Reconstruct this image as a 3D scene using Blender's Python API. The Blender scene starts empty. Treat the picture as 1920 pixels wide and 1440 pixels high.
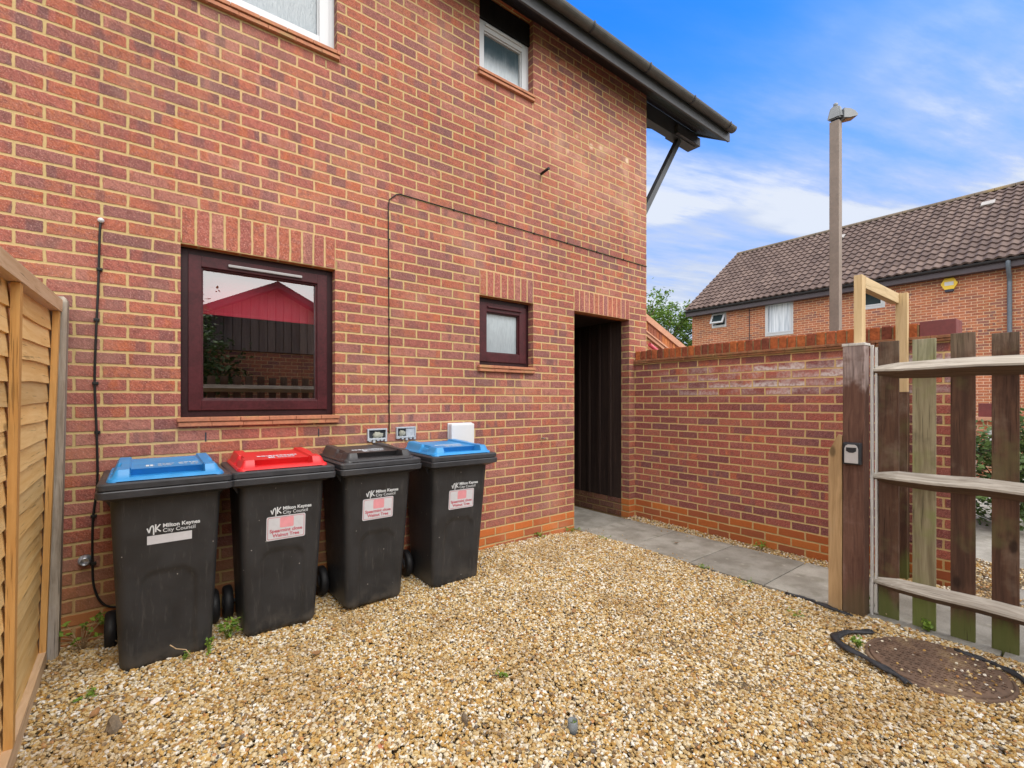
import bpy, bmesh, math, random
import numpy as np
from mathutils import Vector, Matrix
R = math.radians
S = bpy.context.scene
COL = S.collection
random.seed(7)
rng = np.random.default_rng(11)

# ------------------------------------------------------------------ camera
cam = bpy.data.cameras.new('camera')
cam.sensor_width = 36.0
cam.lens = 874.25 / 1920 * 36
cam.shift_y = (751.4 - 720) / 1920
cam.clip_start, cam.clip_end = 0.05, 3000
camo = bpy.data.objects.new('camera', cam)
COL.objects.link(camo)
camo.location = (-4.753, -3.443, 1.354)
camo.rotation_euler = (R(90), 0, -0.6632)
S.camera = camo

# ------------------------------------------------------------------ nodes helper
class NT:
    def __init__(s, tree): s.t = tree; s.n = tree.nodes; s.l = tree.links
    def node(s, typ, **kw):
        n = s.n.new(typ)
        for k, v in kw.items(): setattr(n, k, v)
        return n
    def put(s, sock, v):
        if hasattr(v, 'is_output'): s.l.new(v, sock)
        else: sock.default_value = v
    def m(s, op, a, b=None, c=None, clamp=False):
        n = s.node('ShaderNodeMath', operation=op, use_clamp=clamp)
        s.put(n.inputs[0], a)
        if b is not None: s.put(n.inputs[1], b)
        if c is not None: s.put(n.inputs[2], c)
        return n.outputs[0]
    def sstep(s, lo, hi, x, a=0.0, b=1.0):
        n = s.node('ShaderNodeMapRange', interpolation_type='SMOOTHSTEP')
        s.put(n.inputs['Value'], x); s.put(n.inputs['From Min'], lo); s.put(n.inputs['From Max'], hi)
        s.put(n.inputs['To Min'], a); s.put(n.inputs['To Max'], b)
        return n.outputs[0]
    def mix(s, f, a, b, blend='MIX'):
        n = s.node('ShaderNodeMix', data_type='RGBA', blend_type=blend)
        s.put(n.inputs[0], f)
        for sk, v in ((n.inputs[6], a), (n.inputs[7], b)):
            if not hasattr(v, 'is_output') and len(v) == 3: v = (*v, 1)
            s.put(sk, v)
        return n.outputs[2]
    def comb(s, x, y, z):
        n = s.node('ShaderNodeCombineXYZ')
        for i, v in enumerate((x, y, z)): s.put(n.inputs[i], v)
        return n.outputs[0]
    def sep(s, v):
        n = s.node('ShaderNodeSeparateXYZ'); s.put(n.inputs[0], v); return n.outputs
    def noise(s, vec, scale, detail=2.0, rough=0.5, dim='3D'):
        n = s.node('ShaderNodeTexNoise', noise_dimensions=dim)
        s.put(n.inputs['Vector'], vec); s.put(n.inputs['Scale'], scale)
        n.inputs['Detail'].default_value = detail; n.inputs['Roughness'].default_value = rough
        return n.outputs['Fac']
    def scale(s, vec, sc):
        n = s.node('ShaderNodeMapping'); s.put(n.inputs['Vector'], vec); n.inputs['Scale'].default_value = sc
        return n.outputs[0]
    def ramp(s, f, stops, interp='LINEAR'):
        n = s.node('ShaderNodeValToRGB'); e = n.color_ramp.elements; n.color_ramp.interpolation = interp
        while len(e) > 1: e.remove(e[-1])
        for i, (p, c) in enumerate(stops):
            el = e[0] if i == 0 else e.new(p)
            el.position = p; el.color = (*c, 1)
        s.put(n.inputs[0], f); return n.outputs[0]

def srgb(r, g, b):
    f = lambda c: c/255/12.92 if c/255 <= 0.04045 else ((c/255+0.055)/1.055)**2.4
    return (f(r), f(g), f(b))

def newmat(name):
    m = bpy.data.materials.new(name); m.use_nodes = True
    t = NT(m.node_tree); b = m.node_tree.nodes['Principled BSDF']
    return m, t, b

# ------------------------------------------------------------------ world and sun
SUN_EL, SUN_AZ = R(48), R(176)        # azimuth measured from +Y clockwise (towards +X)
w = bpy.data.worlds.new('World'); S.world = w; w.use_nodes = True
t = NT(w.node_tree); bg = w.node_tree.nodes['Background']
sky = t.node('ShaderNodeTexSky', sky_type='NISHITA', sun_disc=False)
sky.sun_elevation, sky.sun_rotation = SUN_EL, SUN_AZ
sky.air_density, sky.dust_density, sky.ozone_density = 1.0, 0.3, 2.0
dirv = t.node('ShaderNodeTexCoord').outputs['Generated']
dx, dy, dz = t.sep(dirv)
skyc = t.mix(1.0, sky.outputs[0], (0.11, 0.68, 1.42), 'MULTIPLY')
skyc = t.mix(1.0, skyc, t.mix(t.sstep(0.0, 0.55, dz), (0.45, 0.45, 0.45), (1.0, 1.0, 1.0)), 'MULTIPLY')
zz = t.m('ADD', t.m('MAXIMUM', dz, 0.0), 0.12)
pl = t.comb(t.m('DIVIDE', dx, zz), t.m('DIVIDE', dy, zz), 0.0)
px_, py_, _ = t.sep(pl)
along = t.m('ADD', t.m('MULTIPLY', px_, 0.93), t.m('MULTIPLY', py_, -0.37))
across = t.m('ADD', t.m('MULTIPLY', px_, 0.37), t.m('MULTIPLY', py_, 0.93))
sv = t.comb(t.m('MULTIPLY', along, 0.55), t.m('MULTIPLY', across, 1.9), 4.0)
c1 = t.noise(sv, 1.25, 7.0, 0.60)
c2 = t.noise(pl, 0.75, 4.0, 0.6)
wisp = t.m('MULTIPLY', t.sstep(0.34, 0.66, c1), t.sstep(0.36, 0.56, c2, 0.40, 1.0))
low = t.sstep(0.66, 0.16, dz)                       # veil thickening towards the horizon
offview_cloud = t.sstep(0.56, 0.12, t.m('ADD', t.m('MULTIPLY', dy, 0.79), t.m('MULTIPLY', dx, 0.61)))   # cloud bank behind the viewer, widened out of view to whiten the light
cov = t.m('ADD', t.m('MULTIPLY', wisp, t.sstep(0.62, 0.44, dz, 0.10, 0.55)), t.m('MULTIPLY', low, t.sstep(0.30, 0.60, c1, 0.55, 0.95)), clamp=True)
offview_cloud = t.m('MAXIMUM', offview_cloud, t.sstep(0.67, 0.82, dz))  # overhead cloud added out of view to offset the blue skylight
bank = t.m('MULTIPLY', offview_cloud, 0.94)
cloudc = t.mix(t.sstep(0.35, 0.75, wisp, 1.0, 0.0), (2.75, 2.98, 3.45), (2.15, 2.48, 3.2))
t.put(bg.inputs['Color'], t.mix(bank, t.mix(cov, skyc, cloudc), t.mix(c2, (6.4, 6.35, 6.2), (9.4, 9.3, 9.1)))); bg.inputs['Strength'].default_value = 0.10
sd = bpy.data.lights.new('sun', 'SUN'); sd.energy = 0.8; sd.angle = R(34); sd.color = (1.0, 0.95, 0.88)
so = bpy.data.objects.new('sun', sd); COL.objects.link(so)
so.rotation_euler = (R(90) - SUN_EL, 0, math.pi - SUN_AZ)
so.location = (-6, -10, 14)
vs = S.view_settings
vs.view_transform = 'Standard'; vs.look = 'None'; vs.exposure = 1.50; vs.gamma = 1.0
S.cycles.max_bounces = 8
S.cycles.use_denoising = True

# ------------------------------------------------------------------ object helpers
def link(o, parent=None):
    COL.objects.link(o)
    if parent: o.parent = parent
    return o
def tag(o, label, cat, group=None):
    o['label'] = label; o['category'] = cat
    if group: o['group'] = group
    return o
def thing(name, label, cat, loc=(0, 0, 0), rz=0, group=None):
    o = bpy.data.objects.new(name, None); o.empty_display_size = 0.1
    o.location = loc; o.rotation_euler = (0, 0, rz)
    link(o); return tag(o, label, cat, group)

class MB:
    def __init__(s): s.v = []; s.f = []; s.sm = []
    def add(s, vs, fs, M=None, smooth=False):
        o = len(s.v)
        s.v += [tuple(M @ Vector(p)) for p in vs] if M else [tuple(p) for p in vs]
        s.f += [tuple(i + o for i in f) for f in fs]; s.sm += [smooth] * len(fs)
        return s
    def box(s, x0, x1, y0, y1, z0, z1, M=None, bev=0.0):
        if bev > 0:
            b = min(bev, (x1-x0)*.45, (y1-y0)*.45, (z1-z0)*.45)
            bm = bmesh.new(); bmesh.ops.create_cube(bm, size=1)
            for v in bm.verts: v.co = ((x0+x1)/2+v.co.x*(x1-x0), (y0+y1)/2+v.co.y*(y1-y0), (z0+z1)/2+v.co.z*(z1-z0))
            bmesh.ops.bevel(bm, geom=bm.edges[:], offset=b, segments=2, affect='EDGES', profile=0.6)
            return s.bm(bm, M)
        vs = [(x, y, z) for z in (z0, z1) for x, y in ((x0, y0), (x1, y0), (x1, y1), (x0, y1))]
        fs = [(3, 2, 1, 0), (4, 5, 6, 7), (0, 1, 5, 4), (1, 2, 6, 5), (2, 3, 7, 6), (3, 0, 4, 7)]
        return s.add(vs, fs, M)
    def bm(s, bm, M=None, smooth=False):
        bm.verts.index_update()
        s.add([tuple(v.co) for v in bm.verts], [tuple(v.index for v in f.verts) for f in bm.faces], M, smooth)
        bm.free(); return s
    def prism(s, poly, axis, a, b, M=None):
        """extrude a 2-D polygon along axis ('x','y','z') from a to b; poly coords are the other two axes in order"""
        n = len(poly)
        def P(p, t): return {'x': (t, p[0], p[1]), 'y': (p[0], t, p[1]), 'z': (p[0], p[1], t)}[axis]
        vs = [P(p, a) for p in poly] + [P(p, b) for p in poly]
        fs = [tuple(range(n))[::-1], tuple(range(n, 2*n))] + [(i, (i+1) % n, n+(i+1) % n, n+i) for i in range(n)]
        return s.add(vs, fs, M)
    def tube(s, pts, r, n=8, M=None, cap=True, rs=None):
        pts = [Vector(p) for p in pts]; vs = []; fs = []
        up = Vector((0.13, 0.21, 0.97)); N = None
        for i, p in enumerate(pts):
            d = (pts[min(i+1, len(pts)-1)] - pts[max(i-1, 0)]).normalized()
            if N is None:
                N = d.cross(up); N = (N if N.length > .05 else d.cross(Vector((1, 0, 0)))).normalized()
            else: N = (N - d * N.dot(d)).normalized()
            B = d.cross(N); rr = rs[i] if rs else r
            vs += [tuple(p + (N*math.cos(a) + B*math.sin(a)) * rr) for a in (2*math.pi*k/n for k in range(n))]
        for i in range(len(pts)-1):
            for k in range(n):
                fs.append((i*n+k, i*n+(k+1) % n, (i+1)*n+(k+1) % n, (i+1)*n+k))
        s.add(vs, fs, M, True)
        if cap:
            o = len(s.v) - len(vs)
            s.f += [tuple(o+k for k in range(n))[::-1], tuple(o+(len(pts)-1)*n+k for k in range(n))]; s.sm += [False]*2
        return s
    def lathe(s, prof, n=24, M=None, smooth=True):
        vs = [(r*math.cos(2*math.pi*k/n), r*math.sin(2*math.pi*k/n), z) for r, z in prof for k in range(n)]
        fs = [(i*n+k, i*n+(k+1) % n, (i+1)*n+(k+1) % n, (i+1)*n+k) for i in range(len(prof)-1) for k in range(n)]
        fs += [tuple(range(n))[::-1], tuple((len(prof)-1)*n+k for k in range(n))]
        o = len(s.f); s.add(vs, fs, M, smooth); s.sm[-1] = s.sm[-2] = False
        return s
    def build(s, name, mat, parent=None, kind=None, auto=None):
        me = bpy.data.meshes.new(name)
        me.from_pydata(s.v, [], s.f); me.polygons.foreach_set('use_smooth', s.sm)
        if mat: me.materials.append(mat)
        me.update()
        o = bpy.data.objects.new(name, me); link(o, parent)
        if kind: o['kind'] = kind
        return o

def wallgrid(mb, u0, u1, v0, v1, holes, P):
    """rectangle with rectangular holes; P(u,v)->point"""
    us = sorted({u0, u1, *[h[0] for h in holes], *[h[1] for h in holes]}); us = [u for u in us if u0 <= u <= u1]
    vs = sorted({v0, v1, *[h[2] for h in holes], *[h[3] for h in holes]}); vs = [v for v in vs if v0 <= v <= v1]
    for a, b in zip(us, us[1:]):
        for c, d in zip(vs, vs[1:]):
            mu, mv = (a+b)/2, (c+d)/2
            if any(h[0] < mu < h[1] and h[2] < mv < h[3] for h in holes): continue
            mb.add([P(a, c), P(b, c), P(b, d), P(a, d)], [(0, 1, 2, 3)])

# ------------------------------------------------------------------ materials
def plain(name, col, rough=0.6, metal=0.0, var=0.12, bump=0.0, scale=30.0, spec=0.5, dirt=None):
    m, t, b = newmat(name)
    pos = t.node('ShaderNodeNewGeometry').outputs['Position']
    n1 = t.noise(pos, scale, 4.0, 0.6); n2 = t.noise(pos, scale*0.13, 3.0, 0.6)
    f = t.m('ADD', t.m('MULTIPLY', n1, 0.5), t.m('MULTIPLY', n2, 0.5))
    c = t.mix(t.sstep(0.3, 0.7, f), tuple(x*(1-var) for x in col), tuple(min(1, x*(1+var)) for x in col))
    if dirt:
        c = t.mix(t.m('MULTIPLY', t.sstep(0.52, 0.72, n2), dirt[1]), c, dirt[0])
    t.put(b.inputs['Base Color'], c)
    t.put(b.inputs['Roughness'], t.sstep(0.2, 0.8, n1, rough*0.88, min(1, rough*1.12)))
    b.inputs['Metallic'].default_value = metal; b.inputs['Specular IOR Level'].default_value = spec
    if bump:
        bp = t.node('ShaderNodeBump'); bp.inputs['Strength'].default_value = 0.6; bp.inputs['Distance'].default_value = bump
        t.put(bp.inputs['Height'], n1); t.put(b.inputs['Normal'], bp.outputs[0])
    return m

def brick(name, L=0.225, H=0.075, u0=0.0, v0=0.204, bond=0.5, joint=0.0132,
          cols=None, mortar=(0.50, 0.36, 0.165), dpc=None, kiln=0.55, efflo=None, bloom=False, stain_shade=None, seed=0.0, dark=1.0, base=0.74):
    m, t, b = newmat(name)
    g = t.node('ShaderNodeNewGeometry'); pos = g.outputs['Position']
    x, y, z = t.sep(pos); nx, ny, nz = t.sep(g.outputs['True Normal'])
    fx = t.m('GREATER_THAN', t.m('ABSOLUTE', nx), 0.6)
    fz = t.m('GREATER_THAN', t.m('ABSOLUTE', nz), 0.6)
    mx = t.node('ShaderNodeMix'); t.put(mx.inputs[0], fx); t.put(mx.inputs[2], x); t.put(mx.inputs[3], y); u = mx.outputs[0]
    mz = t.node('ShaderNodeMix'); t.put(mz.inputs[0], fz); t.put(mz.inputs[2], z); t.put(mz.inputs[3], y); v = mz.outputs[0]
    wob = t.noise(pos, 9.0, 3.0, 0.6); wob2 = t.noise(t.scale(pos, (1, 1, 1.7)), 7.3, 3.0, 0.6)
    u = t.m('ADD', u, t.m('MULTIPLY', t.m('SUBTRACT', wob, 0.5), 0.012))
    v = t.m('ADD', v, t.m('MULTIPLY', t.m('SUBTRACT', wob2, 0.5), 0.009))
    vv = t.m('DIVIDE', t.m('SUBTRACT', v, v0), H); row = t.m('FLOOR', vv); fv = t.m('SUBTRACT', vv, row)
    off = t.m('MULTIPLY', t.m('FLOORED_MODULO', row, 2.0), bond)
    uu = t.m('ADD', t.m('DIVIDE', t.m('SUBTRACT', u, u0), L), off); col = t.m('FLOOR', uu); fu = t.m('SUBTRACT', uu, col)
    du = t.m('MULTIPLY', t.m('MINIMUM', fu, t.m('SUBTRACT', 1.0, fu)), L)
    dv = t.m('MULTIPLY', t.m('MINIMUM', fv, t.m('SUBTRACT', 1.0, fv)), H)
    # rounded arrises: soft minimum of both distances
    d = t.m('SMOOTH_MIN', du, dv, 0.006)
    fine = t.noise(pos, 150.0, 3.0, 0.75); mid = t.noise(pos, 42.0, 3.0, 0.65)
    d = t.m('ADD', d, t.m('MULTIPLY', t.m('SUBTRACT', mid, 0.5), 0.008))
    mask = t.sstep(joint/2 - 0.0016, joint/2 + 0.0016, d)
    wn = t.node('ShaderNodeTexWhiteNoise', noise_dimensions='3D'); t.put(wn.inputs['Vector'], t.comb(col, row, seed))
    r1 = wn.outputs['Value']; rc = t.sep(wn.outputs['Color'])
    cols = cols or [(0.0, (0.42, 0.148, 0.112)), (0.20, (0.37, 0.132, 0.105)), (0.40, (0.46, 0.158, 0.098)),
                    (0.56, (0.45, 0.200, 0.155)), (0.70, (0.34, 0.142, 0.122)), (0.82, (0.50, 0.180, 0.090)), (0.95, (0.29, 0.128, 0.115))]
    c = t.ramp(r1, cols, 'CONSTANT')
    # kiln bands: dark or pale patches running down a brick, different on each brick
    bandv = t.comb(t.m('MULTIPLY', u, 9.0), t.m('MULTIPLY', v, 1.6), t.m('MULTIPLY', r1, 37.0))
    band = t.noise(bandv, 1.0, 1.5, 0.5)
    bsel = t.m('MULTIPLY', t.sstep(0.52, 0.60, band), t.m('LESS_THAN', rc[1], t.m('ADD', kiln, t.m('MULTIPLY', t.m('MULTIPLY', t.sstep(2.50, 2.60, z), t.sstep(3.65, 3.45, z)), 0.35))))
    regional = t.sstep(0.40, 0.62, t.noise(t.scale(pos, (0.25, 0.25, 0.9)), 1.3, 2.0))
    c = t.mix(t.m('MULTIPLY', bsel, t.sstep(0.0, 1.0, regional, 0.35, 0.85)), c, (0.19, 0.105, 0.108))
    bsel2 = t.m('MULTIPLY', t.sstep(0.44, 0.34, band), t.m('LESS_THAN', rc[2], t.m('ADD', kiln*0.9, t.m('MULTIPLY', t.m('MULTIPLY', t.sstep(2.50, 2.60, z), t.sstep(3.65, 3.45, z)), 0.4))))
    c = t.mix(t.m('MULTIPLY', bsel2, 0.65), c, (0.52, 0.165, 0.07))
    # burnt purple-grey sand face
    c = t.mix(t.m('MULTIPLY', t.sstep(0.55, 0.8, rc[0]), t.sstep(0.35, 0.7, mid, 0.1, 0.55)), c, (0.31, 0.155, 0.145))
    blot2 = t.noise(t.comb(t.m('MULTIPLY', u, 22.0), t.m('MULTIPLY', v, 30.0), t.m('MULTIPLY', r1, 23.0)), 1.0, 3.0, 0.6)
    c = t.mix(t.m('MULTIPLY', t.sstep(0.46, 0.66, blot2), t.sstep(0.1, 0.6, rc[1], 0.25, 0.60)), c, (0.265, 0.110, 0.090))
    c = t.mix(1.0, c, (base*1.04, base*0.93, base*0.90), 'MULTIPLY')
    # drag-face texture and pale sand flecks
    drag = t.noise(t.comb(t.m('MULTIPLY', t.m('ADD', u, v), 90.0), t.m('MULTIPLY', t.m('SUBTRACT', u, v), 28.0), t.m('MULTIPLY', r1, 9.0)), 1.0, 3.0, 0.7)
    c = t.mix(1.0, c, t.mix(t.sstep(0.25, 0.75, drag), (0.66, 0.63, 0.63), (1.30, 1.32, 1.32)), 'MULTIPLY')
    c = t.mix(t.m('MULTIPLY', t.sstep(0.55, 0.66, fine), 0.62), c, (0.60, 0.36, 0.31))
    c = t.mix(t.m('MULTIPLY', t.sstep(0.45, 0.35, fine), 0.62), c, (0.14, 0.042, 0.045))
    if dpc:
        dsel = t.m('LESS_THAN', v, dpc)
        oc = t.ramp(r1, [(0.0, (0.50, 0.135, 0.035)), (0.3, (0.42, 0.11, 0.035)), (0.55, (0.56, 0.165, 0.04)), (0.8, (0.36, 0.10, 0.045))], 'CONSTANT')
        oc = t.mix(1.0, oc, t.mix(mid, (0.85, 0.85, 0.85), (1.15, 1.15, 1.15)), 'MULTIPLY')
        c = t.mix(dsel, c, oc)
    big = t.noise(pos, 0.9, 3.0, 0.55)
    if efflo:      # salt bloom on the upper courses, darker band along the very top
        e = t.m('MULTIPLY', t.sstep(efflo[0], efflo[0]+0.10, z), t.sstep(efflo[1], efflo[1]-0.04, z))
        en = t.noise(t.scale(pos, (1, 1, 2.2)), 6.5, 4.0, 0.6)
        ef = t.m('MULTIPLY', t.sstep(0.85, 0.25, t.m('ADD', fv, t.m('MULTIPLY', t.m('SUBTRACT', en, 0.5), 1.6))), t.sstep(0.30, 0.75, rc[2]))
        e = t.m('MULTIPLY', t.m('MULTIPLY', e, t.m('MAXIMUM', ef, t.sstep(0.40, 0.66, t.noise(pos, 5.0, 6.0, 0.75), 0.0, 0.55))), t.sstep(-0.10, -1.1, y))
        c = t.mix(t.m('MULTIPLY', e, t.sstep(0.35, 0.6, mid, 0.35, 0.95)), c, (0.66, 0.58, 0.56))
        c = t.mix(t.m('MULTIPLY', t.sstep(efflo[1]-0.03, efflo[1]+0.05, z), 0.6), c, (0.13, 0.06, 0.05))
    if bloom:      # faint lime bloom and white splashes high on the wall
        bz = t.m('MULTIPLY', t.sstep(2.9, 3.9, z), t.sstep(4.5, 4.0, z)); bx = t.sstep(-2.4, -0.9, x)
        bz = t.m('MULTIPLY', bz, bx)
        c = t.mix(t.m('MULTIPLY', bz, t.sstep(0.45, 0.7, t.noise(pos, 3.2, 3.0), 0.12, 0.62)), c, (0.60, 0.36, 0.24))
        sp = t.node('ShaderNodeTexVoronoi', feature='F1'); t.put(sp.inputs['Vector'], pos); sp.inputs['Scale'].default_value = 4.5
        spot = t.m('MULTIPLY', t.sstep(0.22, 0.08, sp.outputs['Distance']), t.m('MULTIPLY', t.sstep(3.75, 3.9, z), t.sstep(4.32, 4.2, z)))
        spot = t.m('MULTIPLY', spot, t.sstep(-1.5, -1.2, x))
        c = t.mix(t.m('MULTIPLY', spot, 0.7), c, (0.72, 0.55, 0.40))
    if bloom:      # dark vertical streaks fading down below the sills
        dr = t.m('MULTIPLY', t.m('MULTIPLY', t.sstep(-5.0, -4.75, x), t.sstep(-3.5, -3.66, x)), t.m('MAXIMUM', t.m('MULTIPLY', t.sstep(3.30, 3.78, z), t.m('LESS_THAN', z, 3.82)), t.m('MULTIPLY', t.sstep(0.75, 1.15, z), t.m('LESS_THAN', z, 1.2))))
        dr = t.m('MULTIPLY', dr, t.sstep(0.45, 0.65, t.noise(t.scale(pos, (1, 1, 0.10)), 11.0, 3.0, 0.6)))
        c = t.mix(t.m('MULTIPLY', dr, 0.38), c, (0.14, 0.075, 0.055))
        mtl = t.sstep(0.50, 0.70, t.noise(pos, 1.7, 5.0, 0.6))
        c = t.mix(t.m('MULTIPLY', mtl, 0.22), c, (0.55, 0.33, 0.24))
    if stain_shade:      # brown staining near the ground, part of it painted shade behind the bins
        sz = t.m('MULTIPLY', t.sstep(stain_shade[0], stain_shade[0]*0.45, t.m('ADD', z, t.m('MULTIPLY', t.m('SUBTRACT', big, 0.5), 0.5))), t.sstep(stain_shade[1], stain_shade[1]-0.5, x))
        c = t.mix(t.m('MULTIPLY', sz, 0.62), c, t.mix(mid, (0.17, 0.085, 0.035), (0.26, 0.14, 0.055)))
    mo = t.mix(t.noise(pos, 26.0, 4.0, 0.7), tuple(q*0.72 for q in mortar), tuple(min(1, q*1.18) for q in mortar))
    mo = t.mix(t.sstep(0.40, 0.66, big, 0.0, 0.55), mo, (mortar[0]*0.98, mortar[1]*0.80, mortar[2]*1.0))
    mo = t.mix(t.m('MULTIPLY', t.sstep(0.6, 0.75, fine), 0.5), mo, (0.30, 0.19, 0.07))
    if stain_shade: mo = t.mix(t.m('MULTIPLY', sz, 0.55), mo, (0.24, 0.14, 0.045))
    spl = t.m('MULTIPLY', t.sstep(0.30, 0.02, t.m('ADD', z, t.m('MULTIPLY', t.m('SUBTRACT', mid, 0.5), 0.25))), 0.14)
    c = t.mix(spl, c, (0.20, 0.12, 0.055)); mo = t.mix(spl, mo, (0.20, 0.13, 0.06))
    c = t.mix(mask, mo, c)
    c = t.mix(1.0, c, t.mix(t.sstep(0.3, 0.7, big), (0.90*dark,)*3, (1.08*dark,)*3), 'MULTIPLY')
    t.put(b.inputs['Base Color'], c)
    b.inputs['Roughness'].default_value = 0.88; b.inputs['Specular IOR Level'].default_value = 0.25
    hgt = t.m('ADD', t.m('MULTIPLY', t.sstep(joint/2-0.004, joint/2+0.004, d), 0.55), t.m('ADD', t.m('MULTIPLY', drag, 0.22), t.m('MULTIPLY', fine, 0.16)))
    hgt = t.m('ADD', hgt, t.m('MULTIPLY', rc[0], 0.10))
    bp = t.node('ShaderNodeBump'); bp.inputs['Strength'].default_value = 0.75; bp.inputs['Distance'].default_value = 0.008
    t.put(bp.inputs['Height'], hgt); t.put(b.inputs['Normal'], bp.outputs[0])
    return m

def wood(name, c0, c1, axis='z', grain=60.0, under=None, grey=None, moss=None, foot=None, head=None, rough=0.8, knots=True, island=True, bump=0.0025):
    m, t, b = newmat(name)
    g = t.node('ShaderNodeNewGeometry'); pos = g.outputs['Position']; ri = g.outputs['Random Per Island']
    k = 0.06
    sc = {'x': (k, 1, 1), 'y': (1, k, 1), 'z': (1, 1, k)}[axis]
    off = t.node('ShaderNodeVectorMath', operation='ADD'); t.put(off.inputs[0], pos); t.put(off.inputs[1], t.comb(t.m('MULTIPLY', ri, 17.3), t.m('MULTIPLY', ri, 5.1), t.m('MULTIPLY', ri, 9.7)))
    p = off.outputs[0]
    warp = t.noise(t.scale(p, tuple(q*1.0 if q == 1 else 0.35 for q in sc)), 6.0, 2.0)
    gv = t.node('ShaderNodeVectorMath', operation='ADD'); t.put(gv.inputs[0], t.scale(p, sc)); t.put(gv.inputs[1], t.comb(t.m('MULTIPLY', warp, 0.05), t.m('MULTIPLY', warp, 0.05), t.m('MULTIPLY', warp, 0.05)))
    g1 = t.noise(gv.outputs[0], grain, 4.0, 0.65); g2 = t.noise(gv.outputs[0], grain*0.22, 3.0, 0.6)
    f = t.m('ADD', t.m('MULTIPLY', g1, 0.55), t.m('MULTIPLY', g2, 0.45))
    c = t.mix(t.sstep(0.34, 0.66, f), c0, c1)
    if island:
        c = t.mix(1.0, c, t.mix(ri, (0.80, 0.80, 0.80), (1.18, 1.16, 1.12)), 'MULTIPLY')
    blot = t.noise(p, 5.0, 4.0, 0.65)
    if grey: c = t.mix(t.m('MULTIPLY', t.sstep(grey[1], grey[1]+0.18, t.m('ADD', t.m('MULTIPLY', blot, 0.6), t.m('MULTIPLY', g2, 0.4))), grey[2]), c, grey[0])
    if moss: c = t.mix(t.m('MULTIPLY', t.sstep(moss[1], moss[1]+0.16, t.noise(p, 3.1, 4.0, 0.6)), moss[2]), c, moss[0])
    zc_ = t.sep(pos)[2]
    if foot: c = t.mix(t.m('MULTIPLY', t.sstep(foot[1], foot[1]*0.4, t.m('ADD', zc_, t.m('MULTIPLY', t.m('SUBTRACT', g2, 0.5), 0.35))), foot[2]), c, foot[0])
    if under: c = t.mix(t.m('LESS_THAN', t.sep(g.outputs['True Normal'])[2], -0.2), c, t.mix(t.sstep(0.35, 0.65, f), tuple(q*0.6 for q in under), under))  # downward faces: brown stain, with underside shade painted into it
    if head: c = t.mix(t.m('MULTIPLY', t.sstep(head[1], head[1]+0.22, t.m('ADD', zc_, t.m('MULTIPLY', t.m('SUBTRACT', blot, 0.5), 0.9))), head[2]), c, t.mix(t.sstep(0.4, 0.6, g1), tuple(q*0.6 for q in head[0]), head[0]))
    if knots:
        vo = t.node('ShaderNodeTexVoronoi', feature='F1'); vs_ = tuple(q*1.0 if q == 1 else 0.5 for q in sc)
        t.put(vo.inputs['Vector'], t.scale(p, vs_)); vo.inputs['Scale'].default_value = 5.0
        c = t.mix(t.m('MULTIPLY', t.sstep(0.12, 0.05, vo.outputs['Distance']), 0.7), c, tuple(q*0.25 for q in c0))
    crack = t.noise(t.scale(p, tuple(q if q == 1 else 0.025 for q in sc)), 130.0, 2.0, 0.6)
    c = t.mix(t.m('MULTIPLY', t.sstep(0.36, 0.28, crack), 0.6), c, tuple(q*0.3 for q in c0))
    t.put(b.inputs['Base Color'], c); b.inputs['Roughness'].default_value = rough; b.inputs['Specular IOR Level'].default_value = 0.25
    bp = t.node('ShaderNodeBump'); bp.inputs['Strength'].default_value = 0.7; bp.inputs['Distance'].default_value = bump
    t.put(bp.inputs['Height'], t.m('ADD', t.m('MULTIPLY', g1, 0.7), t.m('MULTIPLY', t.sstep(0.28, 0.36, crack), 0.6))); t.put(b.inputs['Normal'], bp.outputs[0])
    return m

def island_mat(name, stops, rough=0.7, tex=60.0, var=0.25, trans=0.0, bump=0.0):
    m, t, b = newmat(name)
    g = t.node('ShaderNodeNewGeometry'); ri = g.outputs['Random Per Island']; pos = g.outputs['Position']
    c = t.ramp(ri, stops, 'LINEAR' if trans else 'CONSTANT')
    n = t.noise(pos, tex, 3.0, 0.6)
    c = t.mix(1.0, c, t.mix(n, (1-var,)*3, (1+var,)*3), 'MULTIPLY')
    t.put(b.inputs['Base Color'], c); b.inputs['Roughness'].default_value = rough; b.inputs['Specular IOR Level'].default_value = 0.3
    if bump:
        bp = t.node('ShaderNodeBump'); bp.inputs['Distance'].default_value = bump; t.put(bp.inputs['Height'], n); t.put(b.inputs['Normal'], bp.outputs[0])
    if trans:
        tr = t.node('ShaderNodeBsdfTranslucent'); t.put(tr.inputs['Color'], c)
        ms = t.node('ShaderNodeMixShader'); ms.inputs[0].default_value = trans
        t.l.new(b.outputs[0], ms.inputs[1]); t.l.new(tr.outputs[0], ms.inputs[2])
        t.l.new(ms.outputs[0], m.node_tree.nodes['Material Output'].inputs['Surface'])
    return m

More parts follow.
